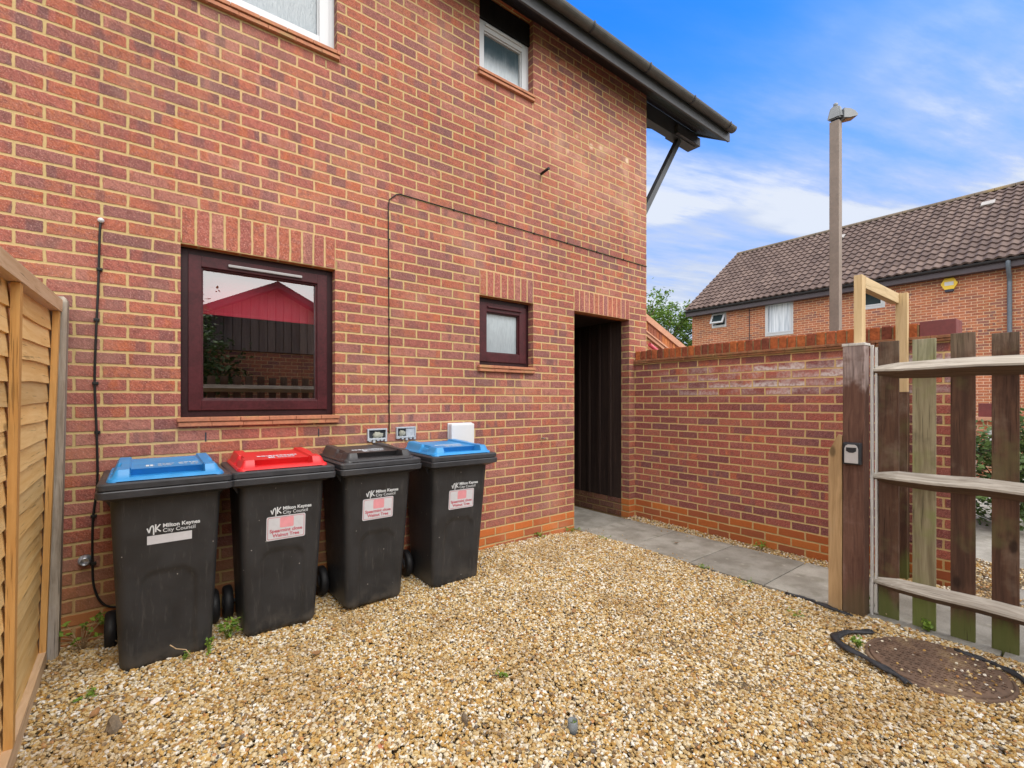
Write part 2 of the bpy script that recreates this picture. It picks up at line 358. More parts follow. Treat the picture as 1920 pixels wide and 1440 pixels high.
def glass_mat(name, refl=0.35, tint=(1, 1, 1), rough=0.0):
    m = bpy.data.materials.new(name); m.use_nodes = True
    t = NT(m.node_tree); m.node_tree.nodes.remove(m.node_tree.nodes['Principled BSDF'])
    tr = t.node('ShaderNodeBsdfTransparent'); tr.inputs[0].default_value = (*tint, 1)
    gl = t.node('ShaderNodeBsdfGlossy'); gl.inputs['Roughness'].default_value = rough
    lw = t.node('ShaderNodeLayerWeight'); lw.inputs[0].default_value = 0.25
    ms = t.node('ShaderNodeMixShader'); t.put(ms.inputs[0], t.m('ADD', t.m('MULTIPLY', lw.outputs['Facing'], 0.35), refl, clamp=True))
    t.l.new(tr.outputs[0], ms.inputs[1]); t.l.new(gl.outputs[0], ms.inputs[2])
    t.l.new(ms.outputs[0], m.node_tree.nodes['Material Output'].inputs['Surface'])
    return m

def frosted(name, lo, hi, zlo, zhi):
    """obscure glass: reeded vertical texture, pale net behind its lower edge"""
    m, t, b = newmat(name)
    pos = t.node('ShaderNodeNewGeometry').outputs['Position']; z = t.sep(pos)[2]
    n = t.noise(t.scale(pos, (1, 1, 0.12)), 120.0, 3.0, 0.7); n2 = t.noise(t.scale(pos, (1, 1, 0.3)), 14.0, 3.0)
    f = t.m('ADD', t.sstep(zlo, zhi, z), t.m('MULTIPLY', t.m('SUBTRACT', n2, 0.5), 0.5), clamp=True)
    c = t.mix(f, lo, hi); c = t.mix(1.0, c, t.mix(n, (0.72,)*3, (1.25,)*3), 'MULTIPLY')
    t.put(b.inputs['Base Color'], c); b.inputs['Roughness'].default_value = 0.22
    bp = t.node('ShaderNodeBump'); bp.inputs['Distance'].default_value = 0.003; t.put(bp.inputs['Height'], n); t.put(b.inputs['Normal'], bp.outputs[0])
    return m

M = {}
M['brick'] = brick('facade_brick', u0=-1.2375-0.005, dpc=0.204, bloom=True, stain_shade=(0.62, -3.2))
M['soldier'] = brick('soldier_brick', L=0.0762, H=0.228, u0=-4.597, v0=2.302, bond=0.0, kiln=0.3, seed=3.0)
M['soldier2'] = brick('soldier_brick_narrow', L=0.0785, H=0.228, u0=-2.43, v0=2.296, bond=0.0, kiln=0.2, seed=5.0)
M['soldier3'] = brick('soldier_brick_door', L=0.0758, H=0.228, u0=-1.2375, v0=2.296, bond=0.0, kiln=0.2, seed=8.0, mortar=(0.55, 0.33, 0.17))
wallcols = [(0.0, (0.34, 0.105, 0.080)), (0.2, (0.24, 0.080, 0.072)), (0.4, (0.38, 0.12, 0.085)), (0.55, (0.20, 0.072, 0.075)), (0.7, (0.31, 0.10, 0.078)), (0.84, (0.42, 0.135, 0.075)), (0.93, (0.175, 0.07, 0.078))]
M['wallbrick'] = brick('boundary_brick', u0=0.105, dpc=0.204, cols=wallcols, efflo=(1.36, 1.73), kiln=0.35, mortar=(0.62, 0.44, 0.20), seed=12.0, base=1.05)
farcols = [(0.0, (0.50, 0.185, 0.085)), (0.25, (0.42, 0.155, 0.080)), (0.5, (0.55, 0.21, 0.095)), (0.72, (0.34, 0.145, 0.09)), (0.86, (0.60, 0.23, 0.085))]
M['farbrick'] = brick('far_house_brick', u0=0.02, cols=farcols, kiln=0.2, mortar=(0.64, 0.45, 0.28), joint=0.014, seed=21.0, dark=1.0, base=0.86)
M['rampbrick'] = brick('ramp_wall_brick', u0=0.3, cols=farcols, kiln=0.2, seed=33.0)
M['garagebrick'] = brick('garage_brick', u0=0.4, cols=farcols, kiln=0.3, seed=41.0, dark=1.3)
M['plinth'] = brick('passage_base_brick', u0=0.0, cols=[(0, (0.20, 0.10, 0.05)), (0.4, (0.15, 0.07, 0.05)), (0.7, (0.24, 0.12, 0.05))], mortar=(0.25, 0.16, 0.07), seed=50.0)
M['tile_sill'] = plain('clay_sill_tile', (0.40, 0.16, 0.085), 0.8, var=0.25, bump=0.003, scale=45, dirt=((0.30, 0.20, 0.08), 0.8))
M['upvc'] = plain('white_upvc', (0.52, 0.53, 0.56), 0.35, var=0.03, scale=8)
M['rosewood'] = plain('rosewood_upvc', (0.052, 0.009, 0.012), 0.42, var=0.35, scale=70, spec=0.28)
M['rosewood_dark'] = plain('rosewood_frame', (0.024, 0.006, 0.008), 0.45, var=0.3, scale=70, spec=0.28)
M['black_board'] = wood('black_stained_board', (0.006, 0.005, 0.007), (0.013, 0.011, 0.013), 'z', 40, knots=False, rough=0.7)
M['dark_cladding'] = wood('dark_timber_cladding', (0.022, 0.013, 0.012), (0.044, 0.027, 0.022), 'z', 50, knots=False, rough=0.65)
M['garage_clad'] = wood('garage_timber_cladding', (0.22, 0.165, 0.135), (0.33, 0.26, 0.215), 'z', 30, knots=False, rough=0.8)
M['fascia'] = plain('painted_fascia', (0.060, 0.062, 0.070), 0.5, var=0.2, scale=20)
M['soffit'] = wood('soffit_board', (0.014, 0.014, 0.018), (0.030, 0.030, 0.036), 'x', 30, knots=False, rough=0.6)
M['gutter'] = plain('grey_gutter', (0.062, 0.060, 0.056), 0.5, var=0.3, scale=14, dirt=((0.11, 0.10, 0.045), 0.85))
M['strut'] = plain('grey_strut', (0.070, 0.075, 0.082), 0.5, var=0.2)
M['roof_dark'] = plain('roof_slab', (0.06, 0.05, 0.05), 0.8)
M['cable'] = plain('black_cable', (0.010, 0.010, 0.010), 0.5, spec=0.3)
M['white_plastic'] = plain('white_plastic', (0.58, 0.59, 0.61), 0.35, var=0.02)
M['grey_box'] = plain('grey_box_plastic', (0.36, 0.39, 0.43), 0.6, var=0.2, scale=60, bump=0.002)
M['putty'] = plain('hardened_sealant', (0.30, 0.30, 0.25), 0.8, var=0.35, scale=120, bump=0.006)
M['weep'] = plain('cream_vent', (0.34, 0.25, 0.10), 0.7)
M['void'] = plain('dark_gap', (0.03, 0.035, 0.045), 0.9, var=0.4, scale=80)
M['metal'] = plain('galvanised_metal', (0.42, 0.45, 0.50), 0.35, metal=0.8, var=0.2)
M['blind'] = plain('crimson_blind', (0.46, 0.025, 0.055), 0.8, var=0.05)
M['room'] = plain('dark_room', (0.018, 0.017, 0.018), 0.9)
M['clearglass'] = glass_mat('window_glass', 0.33)
M['whiteglass'] = frosted('bedroom_glass', (0.25, 0.29, 0.325), (0.31, 0.35, 0.385), 3.9, 4.6)
M['bathglass'] = frosted('bath_glass', (0.42, 0.47, 0.51), (0.05, 0.08, 0.10), 4.42, 4.60)
M['wcglass'] = frosted('wc_glass', (0.27, 0.31, 0.335), (0.36, 0.41, 0.44), 1.85, 2.15)
def binmat():
    m, t, b = newmat('bin_plastic'); pos = t.node('ShaderNodeNewGeometry').outputs['Position']; z = t.sep(pos)[2]
    n = t.noise(pos, 8.0, 4.0, 0.6); f = t.noise(pos, 260.0, 2.0, 0.6); sc = t.noise(t.scale(pos, (1, 1, 0.08)), 60.0, 3.0, 0.7)
    c = t.mix(t.sstep(0.3, 0.7, n), (0.0195, 0.0198, 0.0215), (0.0275, 0.0275, 0.0295))
    c = t.mix(t.m('MULTIPLY', t.sstep(0.55, 0.70, sc), 0.5), c, (0.062, 0.058, 0.055))
    c = t.mix(t.m('MULTIPLY', t.m('MULTIPLY', t.sstep(0.16, 0.01, z), t.sstep(0.42, 0.62, n)), 0.5), c, (0.080, 0.068, 0.055))
    vo = t.node('ShaderNodeTexVoronoi', feature='F1'); t.put(vo.inputs['Vector'], pos); vo.inputs['Scale'].default_value = 13.0
    c = t.mix(t.m('MULTIPLY', t.sstep(0.05, 0.03, vo.outputs['Distance']), 0.7), c, (0.45, 0.42, 0.38))
    t.put(b.inputs['Base Color'], c); t.put(b.inputs['Roughness'], t.sstep(0.2, 0.8, n, 0.36, 0.55)); b.inputs['Specular IOR Level'].default_value = 0.45
    bp = t.node('ShaderNodeBump'); bp.inputs['Distance'].default_value = 0.0008; bp.inputs['Strength'].default_value = 0.5; t.put(bp.inputs['Height'], f); t.put(b.inputs['Normal'], bp.outputs[0])
    return m
M['binblack'] = binmat()
M['rimblack'] = plain('bin_rim_plastic', (0.034, 0.035, 0.040), 0.38, var=0.25, scale=16, spec=0.45, dirt=((0.055, 0.052, 0.05), 0.6))
M['rubber'] = plain('wheel_rubber', (0.010, 0.010, 0.012), 0.6, var=0.2)
M['lidblue'] = plain('blue_lid', (0.028, 0.235, 0.54), 0.40, var=0.14, scale=14, spec=0.4, dirt=((0.10, 0.27, 0.46), 0.6))
M['lidred'] = plain('red_lid', (0.60, 0.018, 0.022), 0.40, var=0.14, scale=14, spec=0.4, dirt=((0.55, 0.07, 0.06), 0.6))
M['lidblack'] = plain('faded_black_lid', (0.032, 0.031, 0.033), 0.42, var=0.25, scale=12, spec=0.4, dirt=((0.060, 0.046, 0.043), 0.6))
M['print'] = plain('white_print', (0.60, 0.62, 0.64), 0.6, var=0.06, scale=90)
M['lidprint'] = plain('worn_white_print', (0.60, 0.66, 0.72), 0.6, var=0.2, scale=90)
M['sticker'] = plain('sticker_white', (0.52, 0.52, 0.55), 0.5, var=0.05, scale=60)
M['stickred'] = plain('sticker_red', (0.42, 0.07, 0.10), 0.5, var=0.1)
M['fencepale'] = wood('pale_lap_board', (0.68, 0.42, 0.155), (0.80, 0.57, 0.27), 'y', 42, rough=0.75, knots=True)
M['fencebat'] = wood('fence_batten', (0.50, 0.26, 0.08), (0.62, 0.36, 0.13), 'z', 60, rough=0.75, knots=False)
M['fencecap'] = wood('fence_capping', (0.54, 0.36, 0.21), (0.68, 0.50, 0.33), 'y', 60, rough=0.8, knots=False)
M['greypost'] = wood('weathered_grey_post', (0.20, 0.165, 0.13), (0.40, 0.36, 0.31), 'z', 70, grey=((0.42, 0.39, 0.37), 0.52, 0.6))
M['brownpost'] = wood('stained_brown_post', (0.072, 0.034, 0.025), (0.15, 0.076, 0.055), 'z', 55, grey=((0.27, 0.18, 0.155), 0.52, 0.6), foot=((0.10, 0.085, 0.04), 0.25, 0.5), head=((0.44, 0.35, 0.33), 1.38, 0.75))
M['palewood'] = wood('pale_board', (0.30, 0.19, 0.095), (0.47, 0.31, 0.165), 'z', 50, grey=((0.36, 0.29, 0.2), 0.55, 0.5))
M['freshwood'] = wood('fresh_sawn_timber', (0.47, 0.325, 0.165), (0.60, 0.45, 0.26), 'z', 55, knots=False, rough=0.7)
M['freshwoodx'] = wood('fresh_sawn_timber_bar', (0.46, 0.34, 0.19), (0.60, 0.46, 0.28), 'x', 55, knots=False, rough=0.7)
M['picket'] = wood('dark_stained_picket', (0.052, 0.026, 0.018), (0.115, 0.058, 0.036), 'z', 55, grey=((0.21, 0.155, 0.115), 0.50, 0.55), moss=((0.12, 0.115, 0.045), 0.54, 0.45), foot=((0.105, 0.125, 0.035), 0.22, 0.8), head=((0.22, 0.165, 0.12), 1.50, 0.55))
M['mosspicket'] = wood('mossy_picket', (0.15, 0.12, 0.072), (0.30, 0.26, 0.165), 'z', 50, grey=((0.09, 0.065, 0.04), 0.52, 0.85), moss=((0.20, 0.21, 0.075), 0.45, 0.7), foot=((0.12, 0.15, 0.035), 0.3, 0.8), head=((0.42, 0.40, 0.30), 1.5, 0.5))
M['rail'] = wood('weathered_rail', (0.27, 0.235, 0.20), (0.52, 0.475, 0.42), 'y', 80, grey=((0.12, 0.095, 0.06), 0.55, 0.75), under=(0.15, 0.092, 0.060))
M['whitestrip'] = wood('pale_edge_batten', (0.42, 0.40, 0.38), (0.66, 0.64, 0.62), 'z', 60, knots=False)
M['coping'] = island_mat('coping_brick', [(0, (0.34, 0.092, 0.03)), (0.2, (0.23, 0.062, 0.03)), (0.4, (0.38, 0.11, 0.035)), (0.6, (0.17, 0.05, 0.03)), (0.75, (0.36, 0.10, 0.04)), (0.9, (0.14, 0.045, 0.035))], 0.85, 34, 0.85, bump=0.005)
M['coping_mortar'] = plain('coping_mortar', (0.23, 0.155, 0.075), 0.9, var=0.4, scale=60, bump=0.004)
M['engbrick'] = plain('dark_red_capping_brick', (0.17, 0.038, 0.038), 0.6, var=0.2, scale=50)
M['creasing'] = plain('mossy_creasing_tile', (0.27, 0.115, 0.055), 0.85, var=0.45, scale=28, bump=0.004, dirt=((0.20, 0.15, 0.055), 0.9))
M['pinktile'] = plain('pink_clay_capping', (0.55, 0.28, 0.18), 0.8, var=0.15, scale=30)
M['orangetile'] = island_mat('orange_ramp_brick', [(0, (0.42, 0.14, 0.05)), (0.3, (0.33, 0.10, 0.045)), (0.6, (0.47, 0.16, 0.055)), (0.85, (0.26, 0.085, 0.05))], 0.8, 40, 0.3)
M['pinkpipe'] = plain('pink_pipe', (0.60, 0.08, 0.12), 0.4)
M['lamp_post'] = plain('lamp_column_paint', (0.235, 0.185, 0.155), 0.6, var=0.15, scale=25)
M['lamp_head'] = plain('lamp_head_metal', (0.22, 0.235, 0.25), 0.45, var=0.15, scale=20)
M['lamp_lens'] = plain('lamp_lens', (0.30, 0.17, 0.075), 0.3, var=0.3, scale=20)
M['yellow'] = plain('yellow_plastic', (0.78, 0.52, 0.035), 0.4, var=0.04)
M['navy'] = plain('navy_plastic', (0.02, 0.025, 0.05), 0.4)
M['downpipe'] = plain('grey_downpipe', (0.12, 0.145, 0.18), 0.45, var=0.15)
M['fargutter'] = plain('black_gutter', (0.022, 0.022, 0.026), 0.45)
M['farfascia'] = plain('plum_fascia', (0.060, 0.045, 0.055), 0.5)
def net():
    m, t, b = newmat('net_curtain'); pos = t.node('ShaderNodeNewGeometry').outputs['Position']
    f = t.noise(t.scale(pos, (1, 1, 0.04)), 26.0, 2.0, 0.5)
    t.put(b.inputs['Base Color'], t.mix(t.sstep(0.35, 0.65, f), (0.42, 0.47, 0.54), (0.70, 0.74, 0.80))); b.inputs['Roughness'].default_value = 0.25
    return m
M['netcurtain'] = net()
M['darkpane'] = plain('dark_pane', (0.03, 0.045, 0.05), 0.08, var=0.3, scale=3)
M['keysafe'] = plain('keysafe_shell', (0.012, 0.014, 0.020), 0.4)
M['keysilver'] = plain('keysafe_cover', (0.50, 0.49, 0.50), 0.45, metal=0.35, var=0.05)
M['iron'] = plain('rusty_cast_iron', (0.135, 0.082, 0.055), 0.8, metal=0.1, var=0.4, scale=40, bump=0.002, dirt=((0.26, 0.18, 0.10), 0.75))
M['membrane'] = plain('black_membrane', (0.020, 0.021, 0.025), 0.55, var=0.4, scale=40, bump=0.002)
M['conc_frag'] = plain('concrete_fragment', (0.16, 0.12, 0.08), 0.9, var=0.4, scale=50, bump=0.004)
M['terracotta'] = plain('terracotta_fragment', (0.45, 0.17, 0.085), 0.8, var=0.2, scale=50)
M['pipegrey'] = plain('grey_pipe', (0.15, 0.16, 0.165), 0.5, var=0.15)
M['pebblewhite'] = plain('white_pebble', (0.66, 0.60, 0.56), 0.7, var=0.1, scale=50)
M['twig'] = plain('dry_twig', (0.36, 0.25, 0.14), 0.85, var=0.3, scale=60)
M['leafy'] = island_mat('weed_leaf', [(0, (0.10, 0.19, 0.025)), (0.35, (0.19, 0.30, 0.04)), (0.7, (0.27, 0.37, 0.06)), (1.0, (0.13, 0.22, 0.04))], 0.6, 40, 0.2, trans=0.3)
M['treeleaf'] = island_mat('tree_leaf', [(0, (0.07, 0.14, 0.02)), (0.4, (0.12, 0.22, 0.03)), (0.75, (0.20, 0.31, 0.05)), (1.0, (0.09, 0.17, 0.035))], 0.55, 3, 0.25, trans=0.3)
M['shrubleaf'] = island_mat('shrub_leaf', [(0, (0.04, 0.075, 0.022)), (0.5, (0.08, 0.135, 0.035)), (1.0, (0.14, 0.21, 0.06))], 0.5, 3, 0.25, trans=0.25)
M['bark'] = plain('bark', (0.10, 0.07, 0.045), 0.9, var=0.35, scale=20, bump=0.01)

# paving and loose ground
def ground_mats():
    m, t, b = newmat('paving_slab')
    g = t.node('ShaderNodeNewGeometry'); pos = g.outputs['Position']; ri = g.outputs['Random Per Island']
    n1 = t.noise(pos, 3.2, 5.0, 0.65); n2 = t.noise(pos, 150.0, 3.0, 0.7)
    c = t.mix(t.sstep(0.32, 0.68, n1), (0.195, 0.178, 0.150), (0.325, 0.305, 0.268))
    c = t.mix(1.0, c, t.mix(ri, (0.85,)*3, (1.12,)*3), 'MULTIPLY')
    c = t.mix(1.0, c, t.mix(n2, (0.72,)*3, (1.25,)*3), 'MULTIPLY')
    lich = t.node('ShaderNodeTexVoronoi', feature='F1'); t.put(lich.inputs['Vector'], pos); lich.inputs['Scale'].default_value = 9.0
    c = t.mix(t.m('MULTIPLY', t.sstep(0.16, 0.07, lich.outputs['Distance']), 0.35), c, (0.46, 0.43, 0.37))
    c = t.mix(t.m('MULTIPLY', t.sstep(0.55, 0.7, t.noise(pos, 7.0, 4.0)), 0.45), c, (0.14, 0.125, 0.09))
    t.put(b.inputs['Base Color'], c); b.inputs['Roughness'].default_value = 0.85
    bp = t.node('ShaderNodeBump'); bp.inputs['Distance'].default_value = 0.003; t.put(bp.inputs['Height'], n2); t.put(b.inputs['Normal'], bp.outputs[0])
    M['slab'] = m
    m, t, b = newmat('gravel_bed')
    pos = t.node('ShaderNodeNewGeometry').outputs['Position']
    vo = t.node('ShaderNodeTexVoronoi', feature='F1'); t.put(vo.inputs['Vector'], pos); vo.inputs['Scale'].default_value = 70.0
    cr = t.sep(vo.outputs['Color'])[0]
    c = t.ramp(cr, [(0, (0.30, 0.18, 0.07)), (0.3, (0.42, 0.30, 0.15)), (0.55, (0.22, 0.12, 0.05)), (0.75, (0.52, 0.43, 0.30)), (0.9, (0.14, 0.10, 0.06))], 'CONSTANT')
    c = t.mix(t.sstep(0.2, 0.6, vo.outputs['Distance']), c, (0.10, 0.07, 0.035))
    t.put(b.inputs['Base Color'], c); b.inputs['Roughness'].default_value = 0.9
    bp = t.node('ShaderNodeBump'); bp.inputs['Distance'].default_value = 0.01; t.put(bp.inputs['Height'], t.m('SUBTRACT', 1.0, vo.outputs['Distance'])); t.put(b.inputs['Normal'], bp.outputs[0])
    M['gravelbed'] = m
    m, t, b = newmat('grass_ground')
    pos = t.node('ShaderNodeNewGeometry').outputs['Position']
    n = t.noise(pos, 2.0, 6.0, 0.7); n2 = t.noise(pos, 60.0, 3.0, 0.7)
    c = t.mix(n, (0.045, 0.075, 0.02), (0.10, 0.13, 0.04)); c = t.mix(1.0, c, t.mix(n2, (0.6,)*3, (1.4,)*3), 'MULTIPLY')
    t.put(b.inputs['Base Color'], c); b.inputs['Roughness'].default_value = 0.9
    M['grass'] = m
    # pebbles
    m, t, b = newmat('flint_pebble')
    g = t.node('ShaderNodeNewGeometry'); ri = g.outputs['Random Per Island']; pos = g.outputs['Position']
    c = t.ramp(ri, [(0, (0.50, 0.33, 0.125)), (0.13, (0.62, 0.48, 0.27)), (0.26, (0.46, 0.25, 0.05)), (0.37, (0.68, 0.57, 0.38)), (0.48, (0.56, 0.34, 0.095)),
                    (0.57, (0.76, 0.69, 0.55)), (0.67, (0.31, 0.17, 0.05)), (0.75, (0.60, 0.44, 0.20)), (0.84, (0.20, 0.13, 0.07)), (0.88, (0.84, 0.79, 0.70)), (0.95, (0.48, 0.22, 0.07)), (0.975, (0.11, 0.09, 0.075))], 'CONSTANT')
    n = t.noise(pos, 160.0, 3.0, 0.6); big = t.noise(pos, 1.6, 3.0, 0.6)
    c = t.mix(1.0, c, t.mix(n, (0.62,)*3, (1.08,)*3), 'MULTIPLY')
    c = t.mix(t.sstep(0.46, 0.66, t.noise(pos, 2.3, 5.0, 0.68), 0.0, 0.48), c, (0.28, 0.165, 0.055))
    c = t.mix(0.06, c, (0.40, 0.35, 0.29))
    t.put(b.inputs['Base Color'], c); b.inputs['Roughness'].default_value = 0.6; b.inputs['Specular IOR Level'].default_value = 0.3
    M['pebble'] = m
ground_mats()

# ------------------------------------------------------------------ ground
def sheet(name, x0, x1, y0, y1, z, mat, kind='structure'):
    mb = MB(); mb.add([(x0, y0, z), (x1, y0, z), (x1, y1, z), (x0, y1, z)], [(0, 1, 2, 3)])
    return mb.build(name, mat, None, kind)
sheet('ground', -900, 900, -900, 900, -0.06, M['grass'])
sheet('gravel_base', -7.0, 0.9, -6.2, -0.001, -0.022, M['gravelbed'])
sheet('courtyard', 0.0, 12.25, -9.0, 9.0, -0.045, M['slab'])

def gz(x, y):
    x = np.asarray(x, float); y = np.asarray(y, float)
    return 0.012*np.sin(x*2.1+y*1.3) + 0.010*np.sin(x*0.9-y*2.7+1.0) + 0.005*np.sin(x*8.3+y*5.1)*np.sin(y*7.7-x*3.0) + 0.028*np.exp(-((x+2.4)**2)/0.9-((y+0.1)**2)/0.25) + 0.02*np.exp(-((x+5.1)**2)/0.1)

def gravel():
    # low polyhedral pebbles thrown over the yard: one uncountable mass
    bm = bmesh.new(); bmesh.ops.create_icosphere(bm, subdivisions=1, radius=1.0)
    bv = np.array([v.co[:] for v in bm.verts]); bf = np.array([[v.index for v in f.verts] for f in bm.faces]); bm.free()
    def place(n, x0, x1, y0, y1, smin, smax, keep, zoff=0.0):
        x = rng.uniform(x0, x1, n); y = rng.uniform(y0, y1, n)
        k = keep(x, y); x, y = x[k], y[k]
        s = smin + (smax-smin)*rng.beta(2.0, 3.2, len(x))
        z = gz(x, y) + rng.uniform(-0.010, 0.006, len(x)) + zoff
        return x, y, z, s
    path = lambda x, y: (x > -1.225) & (x < -0.44) & (y > -6.3)
    def keep(x, y):
        k = ~path(x, y)
        k &= ~((x > -0.225) & (x < 0.0) & (y > -2.78))
        r = np.hypot(x+1.59, y+2.9); k &= ~((r < 0.275) & (rng.random(len(x)) > 0.15 + 0.3*(y < -2.98)))
        k &= ~((x < -5.15) & (y > -2.2))
        return k
    near = lambda x, y: keep(x, y) & (y < 0)
    A = [place(205000, -5.2, -1.22, -3.45, -0.01, 0.0042, 0.0128, near),
         place(4200, -0.45, -0.22, -2.8, -0.01, 0.005, 0.012, near),
         place(9000, -1.24, -0.1, -4.2, -2.45, 0.005, 0.013, lambda x, y: near(x, y) & (rng.random(len(x)) < 0.8)),
         place(6500, 0.0, 0.9, -4.2, -2.2, 0.005, 0.013, lambda x, y: rng.random(len(x)) < 0.7),
         place(14000, -6.2, -1.2, -6.0, -3.45, 0.010, 0.020, keep),
         place(330, -1.88, -1.30, -3.19, -2.61, 0.005, 0.011, lambda x, y: (np.hypot(x+1.59, y+2.9) < .27) & (rng.random(len(x)) < 0.25 + 0.75*np.clip((-2.85-y)/0.25, 0, 1)), 0.022),
         place(420, -1.3, -0.5, -2.6, 0.0, 0.004, 0.008, lambda x, y: rng.random(len(x)) < np.exp(-np.minimum(np.abs(x+1.24), np.abs(x+0.44))/0.05), 0.022)]
    x, y, z, s = (np.concatenate(c) for c in zip(*A)); n = len(x)
    sc = np.stack([s*rng.uniform(0.85, 1.45, n), s*rng.uniform(0.7, 1.1, n), s*rng.uniform(0.45, 0.9, n)], 1)
    a = rng.uniform(0, 2*np.pi, n); tl = rng.normal(0, 0.45, n)
    V = bv[None]*sc[:, None] * (1 + rng.uniform(-0.34, 0.30, (n, len(bv), 1)))
    ca, sa, ct, st = np.cos(a), np.sin(a), np.cos(tl), np.sin(tl)
    X, Y, Z = V[..., 0], V[..., 1], V[..., 2]
    Y, Z = Y*ct[:, None]-Z*st[:, None], Y*st[:, None]+Z*ct[:, None]
    X, Y = X*ca[:, None]-Y*sa[:, None], X*sa[:, None]+Y*ca[:, None]
    P = np.stack([X+x[:, None], Y+y[:, None], Z+z[:, None]], 2).reshape(-1, 3)
    Fc = (bf[None] + (np.arange(n)*len(bv))[:, None, None]).reshape(-1, 3)
    me = bpy.data.meshes.new('gravel')
    me.vertices.add(len(P)); me.vertices.foreach_set('co', P.astype(np.float32).ravel())
    me.loops.add(len(Fc)*3); me.loops.foreach_set('vertex_index', Fc.astype(np.int32).ravel())
    me.polygons.add(len(Fc)); me.polygons.foreach_set('loop_start', np.arange(0, len(Fc)*3, 3, dtype=np.int32))
    me.polygons.foreach_set('use_smooth', np.zeros(len(Fc), bool))
    me.update(calc_edges=True); me.materials.append(M['pebble'])
    o = bpy.data.objects.new('gravel', me); link(o); o['kind'] = 'stuff'
gravel()

mb = MB()   # paving slabs 600 x 760
yy = 1.70
while yy > -6.2:
    dzz = random.uniform(-0.003, 0.003)
    mb.box(-1.212+random.uniform(-.004, .004), -0.452+random.uniform(-.006, .006), yy-0.589, yy, -0.05, 0.012+dzz, bev=0.004)
    yy -= 0.6
for i in range(5):
    mb.box(-0.44+0.0, 0.16, -3.0-0.6*(i+1)+0.006, -3.0-0.6*i, -0.05, 0.010, bev=0.004)
mb.build('path', M['slab'], None, 'structure')

# ------------------------------------------------------------------ the house
HX0, HX1, HD = -9.0, 0.0, 7.6
EZ = 5.04
house = thing('brick_house', 'red brick house with maroon framed kitchen window and white upper windows', 'house')
OP = dict(big=(-4.597, -3.685, 1.252, 2.302), wc=(-2.43, -1.80, 1.672, 2.296), door=(-1.2375, -0.3275, -0.2, 2.296),
          bath=(-2.43, -1.80, 4.300, EZ+0.1), bed=(-5.62, -3.672, 3.868, EZ+0.1))
mb = MB()
wallgrid(mb, HX0, HX1, -0.2, EZ+0.02, list(OP.values()), lambda u, v: (u, 0.0, v))
for k, (a, b_, c, d) in OP.items():
    dep = 0.115 if k == 'door' else 0.17
    d = min(d, EZ+0.02)
    mb.add([(a, 0, c), (a, dep, c), (a, dep, d), (a, 0, d)], [(0, 1, 2, 3)])
    mb.add([(b_, 0, c), (b_, 0, d), (b_, dep, d), (b_, dep, c)], [(0, 1, 2, 3)])
    mb.add([(a, 0, d), (a, dep, d), (b_, dep, d), (b_, 0, d)], [(0, 1, 2, 3)])
    mb.add([(a, 0, c), (b_, 0, c), (b_, dep, c), (a, dep, c)], [(0, 1, 2, 3)])
RY, RZ = 3.8, EZ + 3.8*math.tan(R(31))
mb.add([(HX1, 0, -.2), (HX1, HD, -.2), (HX1, HD, EZ), (HX1, RY, RZ), (HX1, 0, EZ+0.02)], [(0, 1, 2, 3, 4)])
mb.add([(HX0, 0, -.2), (HX0, 0, EZ+0.02), (HX0, RY, RZ), (HX0, HD, EZ), (HX0, HD, -.2)], [(0, 1, 2, 3, 4)])
mb.add([(HX0, HD, -.2), (HX0, HD, EZ), (HX1, HD, EZ), (HX1, HD, -.2)], [(0, 1, 2, 3)])
mb.build('wall', M['brick'], house)
# soldier-course lintels, set 2 mm proud
for (a, b_, mat, z) in ((-4.597, -3.683, 'soldier', 2.304), (-2.43, -1.80, 'soldier2', 2.298), (-1.2375, -0.328, 'soldier3', 2.298)):
    MB().box(a, b_, -0.0025, 0.09, z, z+0.222).build('lintel', M[mat], house)

def window(op, frame_mat, sash_mat, pane_mat, fw, sw, y, ztop=None, vent=None, glassname='pane', mull=()):
    a, b_, c, d = op
    if ztop: d = ztop
    def ring(mb, a, b_, c, d, w, y0, y1, bev=0.004):
        mb.box(a, a+w, y0, y1, c, d, bev=bev); mb.box(b_-w, b_, y0, y1, c, d, bev=bev)
        mb.box(a+w-.001, b_-w+.001, y0+.0006, y1, d-w, d, bev=bev); mb.box(a+w-.001, b_-w+.001, y0+.0006, y1, c, c+w, bev=bev)
    mb = MB(); ring(mb, a, b_, c, d, fw, y, y+0.07)
    fr = mb.build('window', frame_mat, house)
    edges = [a+fw-0.004, *mull, b_-fw+0.004]
    for p, q in zip(edges, edges[1:]):
        mb = MB(); ring(mb, p, q, c+fw-0.004, d-fw+0.004, sw, y-0.012, y+0.055)
        # glazing bead: sloped inner lip
        g = 0.012; ring(mb, p+sw-.002, q-sw+.002, c+fw+sw-.006, d-fw-sw+.006, g, y+0.004, y+0.04, 0.003)
        mb.build('sash', sash_mat, fr)
        pb = MB().add([(p+sw, y+0.028, c+fw+sw-.01), (q-sw, y+0.028, c+fw+sw-.01), (q-sw, y+0.028, d-fw-sw+.01), (p+sw, y+0.028, d-fw-sw+.01)], [(0, 1, 2, 3)])
        pb.build(glassname, pane_mat, fr)
    if vent:
        p, q, z, col = vent
        MB().box(p, q, y-0.028, y-0.011, z, z+0.018, bev=0.004).build('trickle_vent', col, fr)
    return fr
vent_alu = plain('dull_aluminium', (0.27, 0.26, 0.26), 0.5, metal=0.2, var=0.15)
window(OP['big'], M['rosewood_dark'], M['rosewood'], M['clearglass'], 0.045, 0.068, 0.062, vent=(-4.345, -3.90, 2.212, vent_alu))
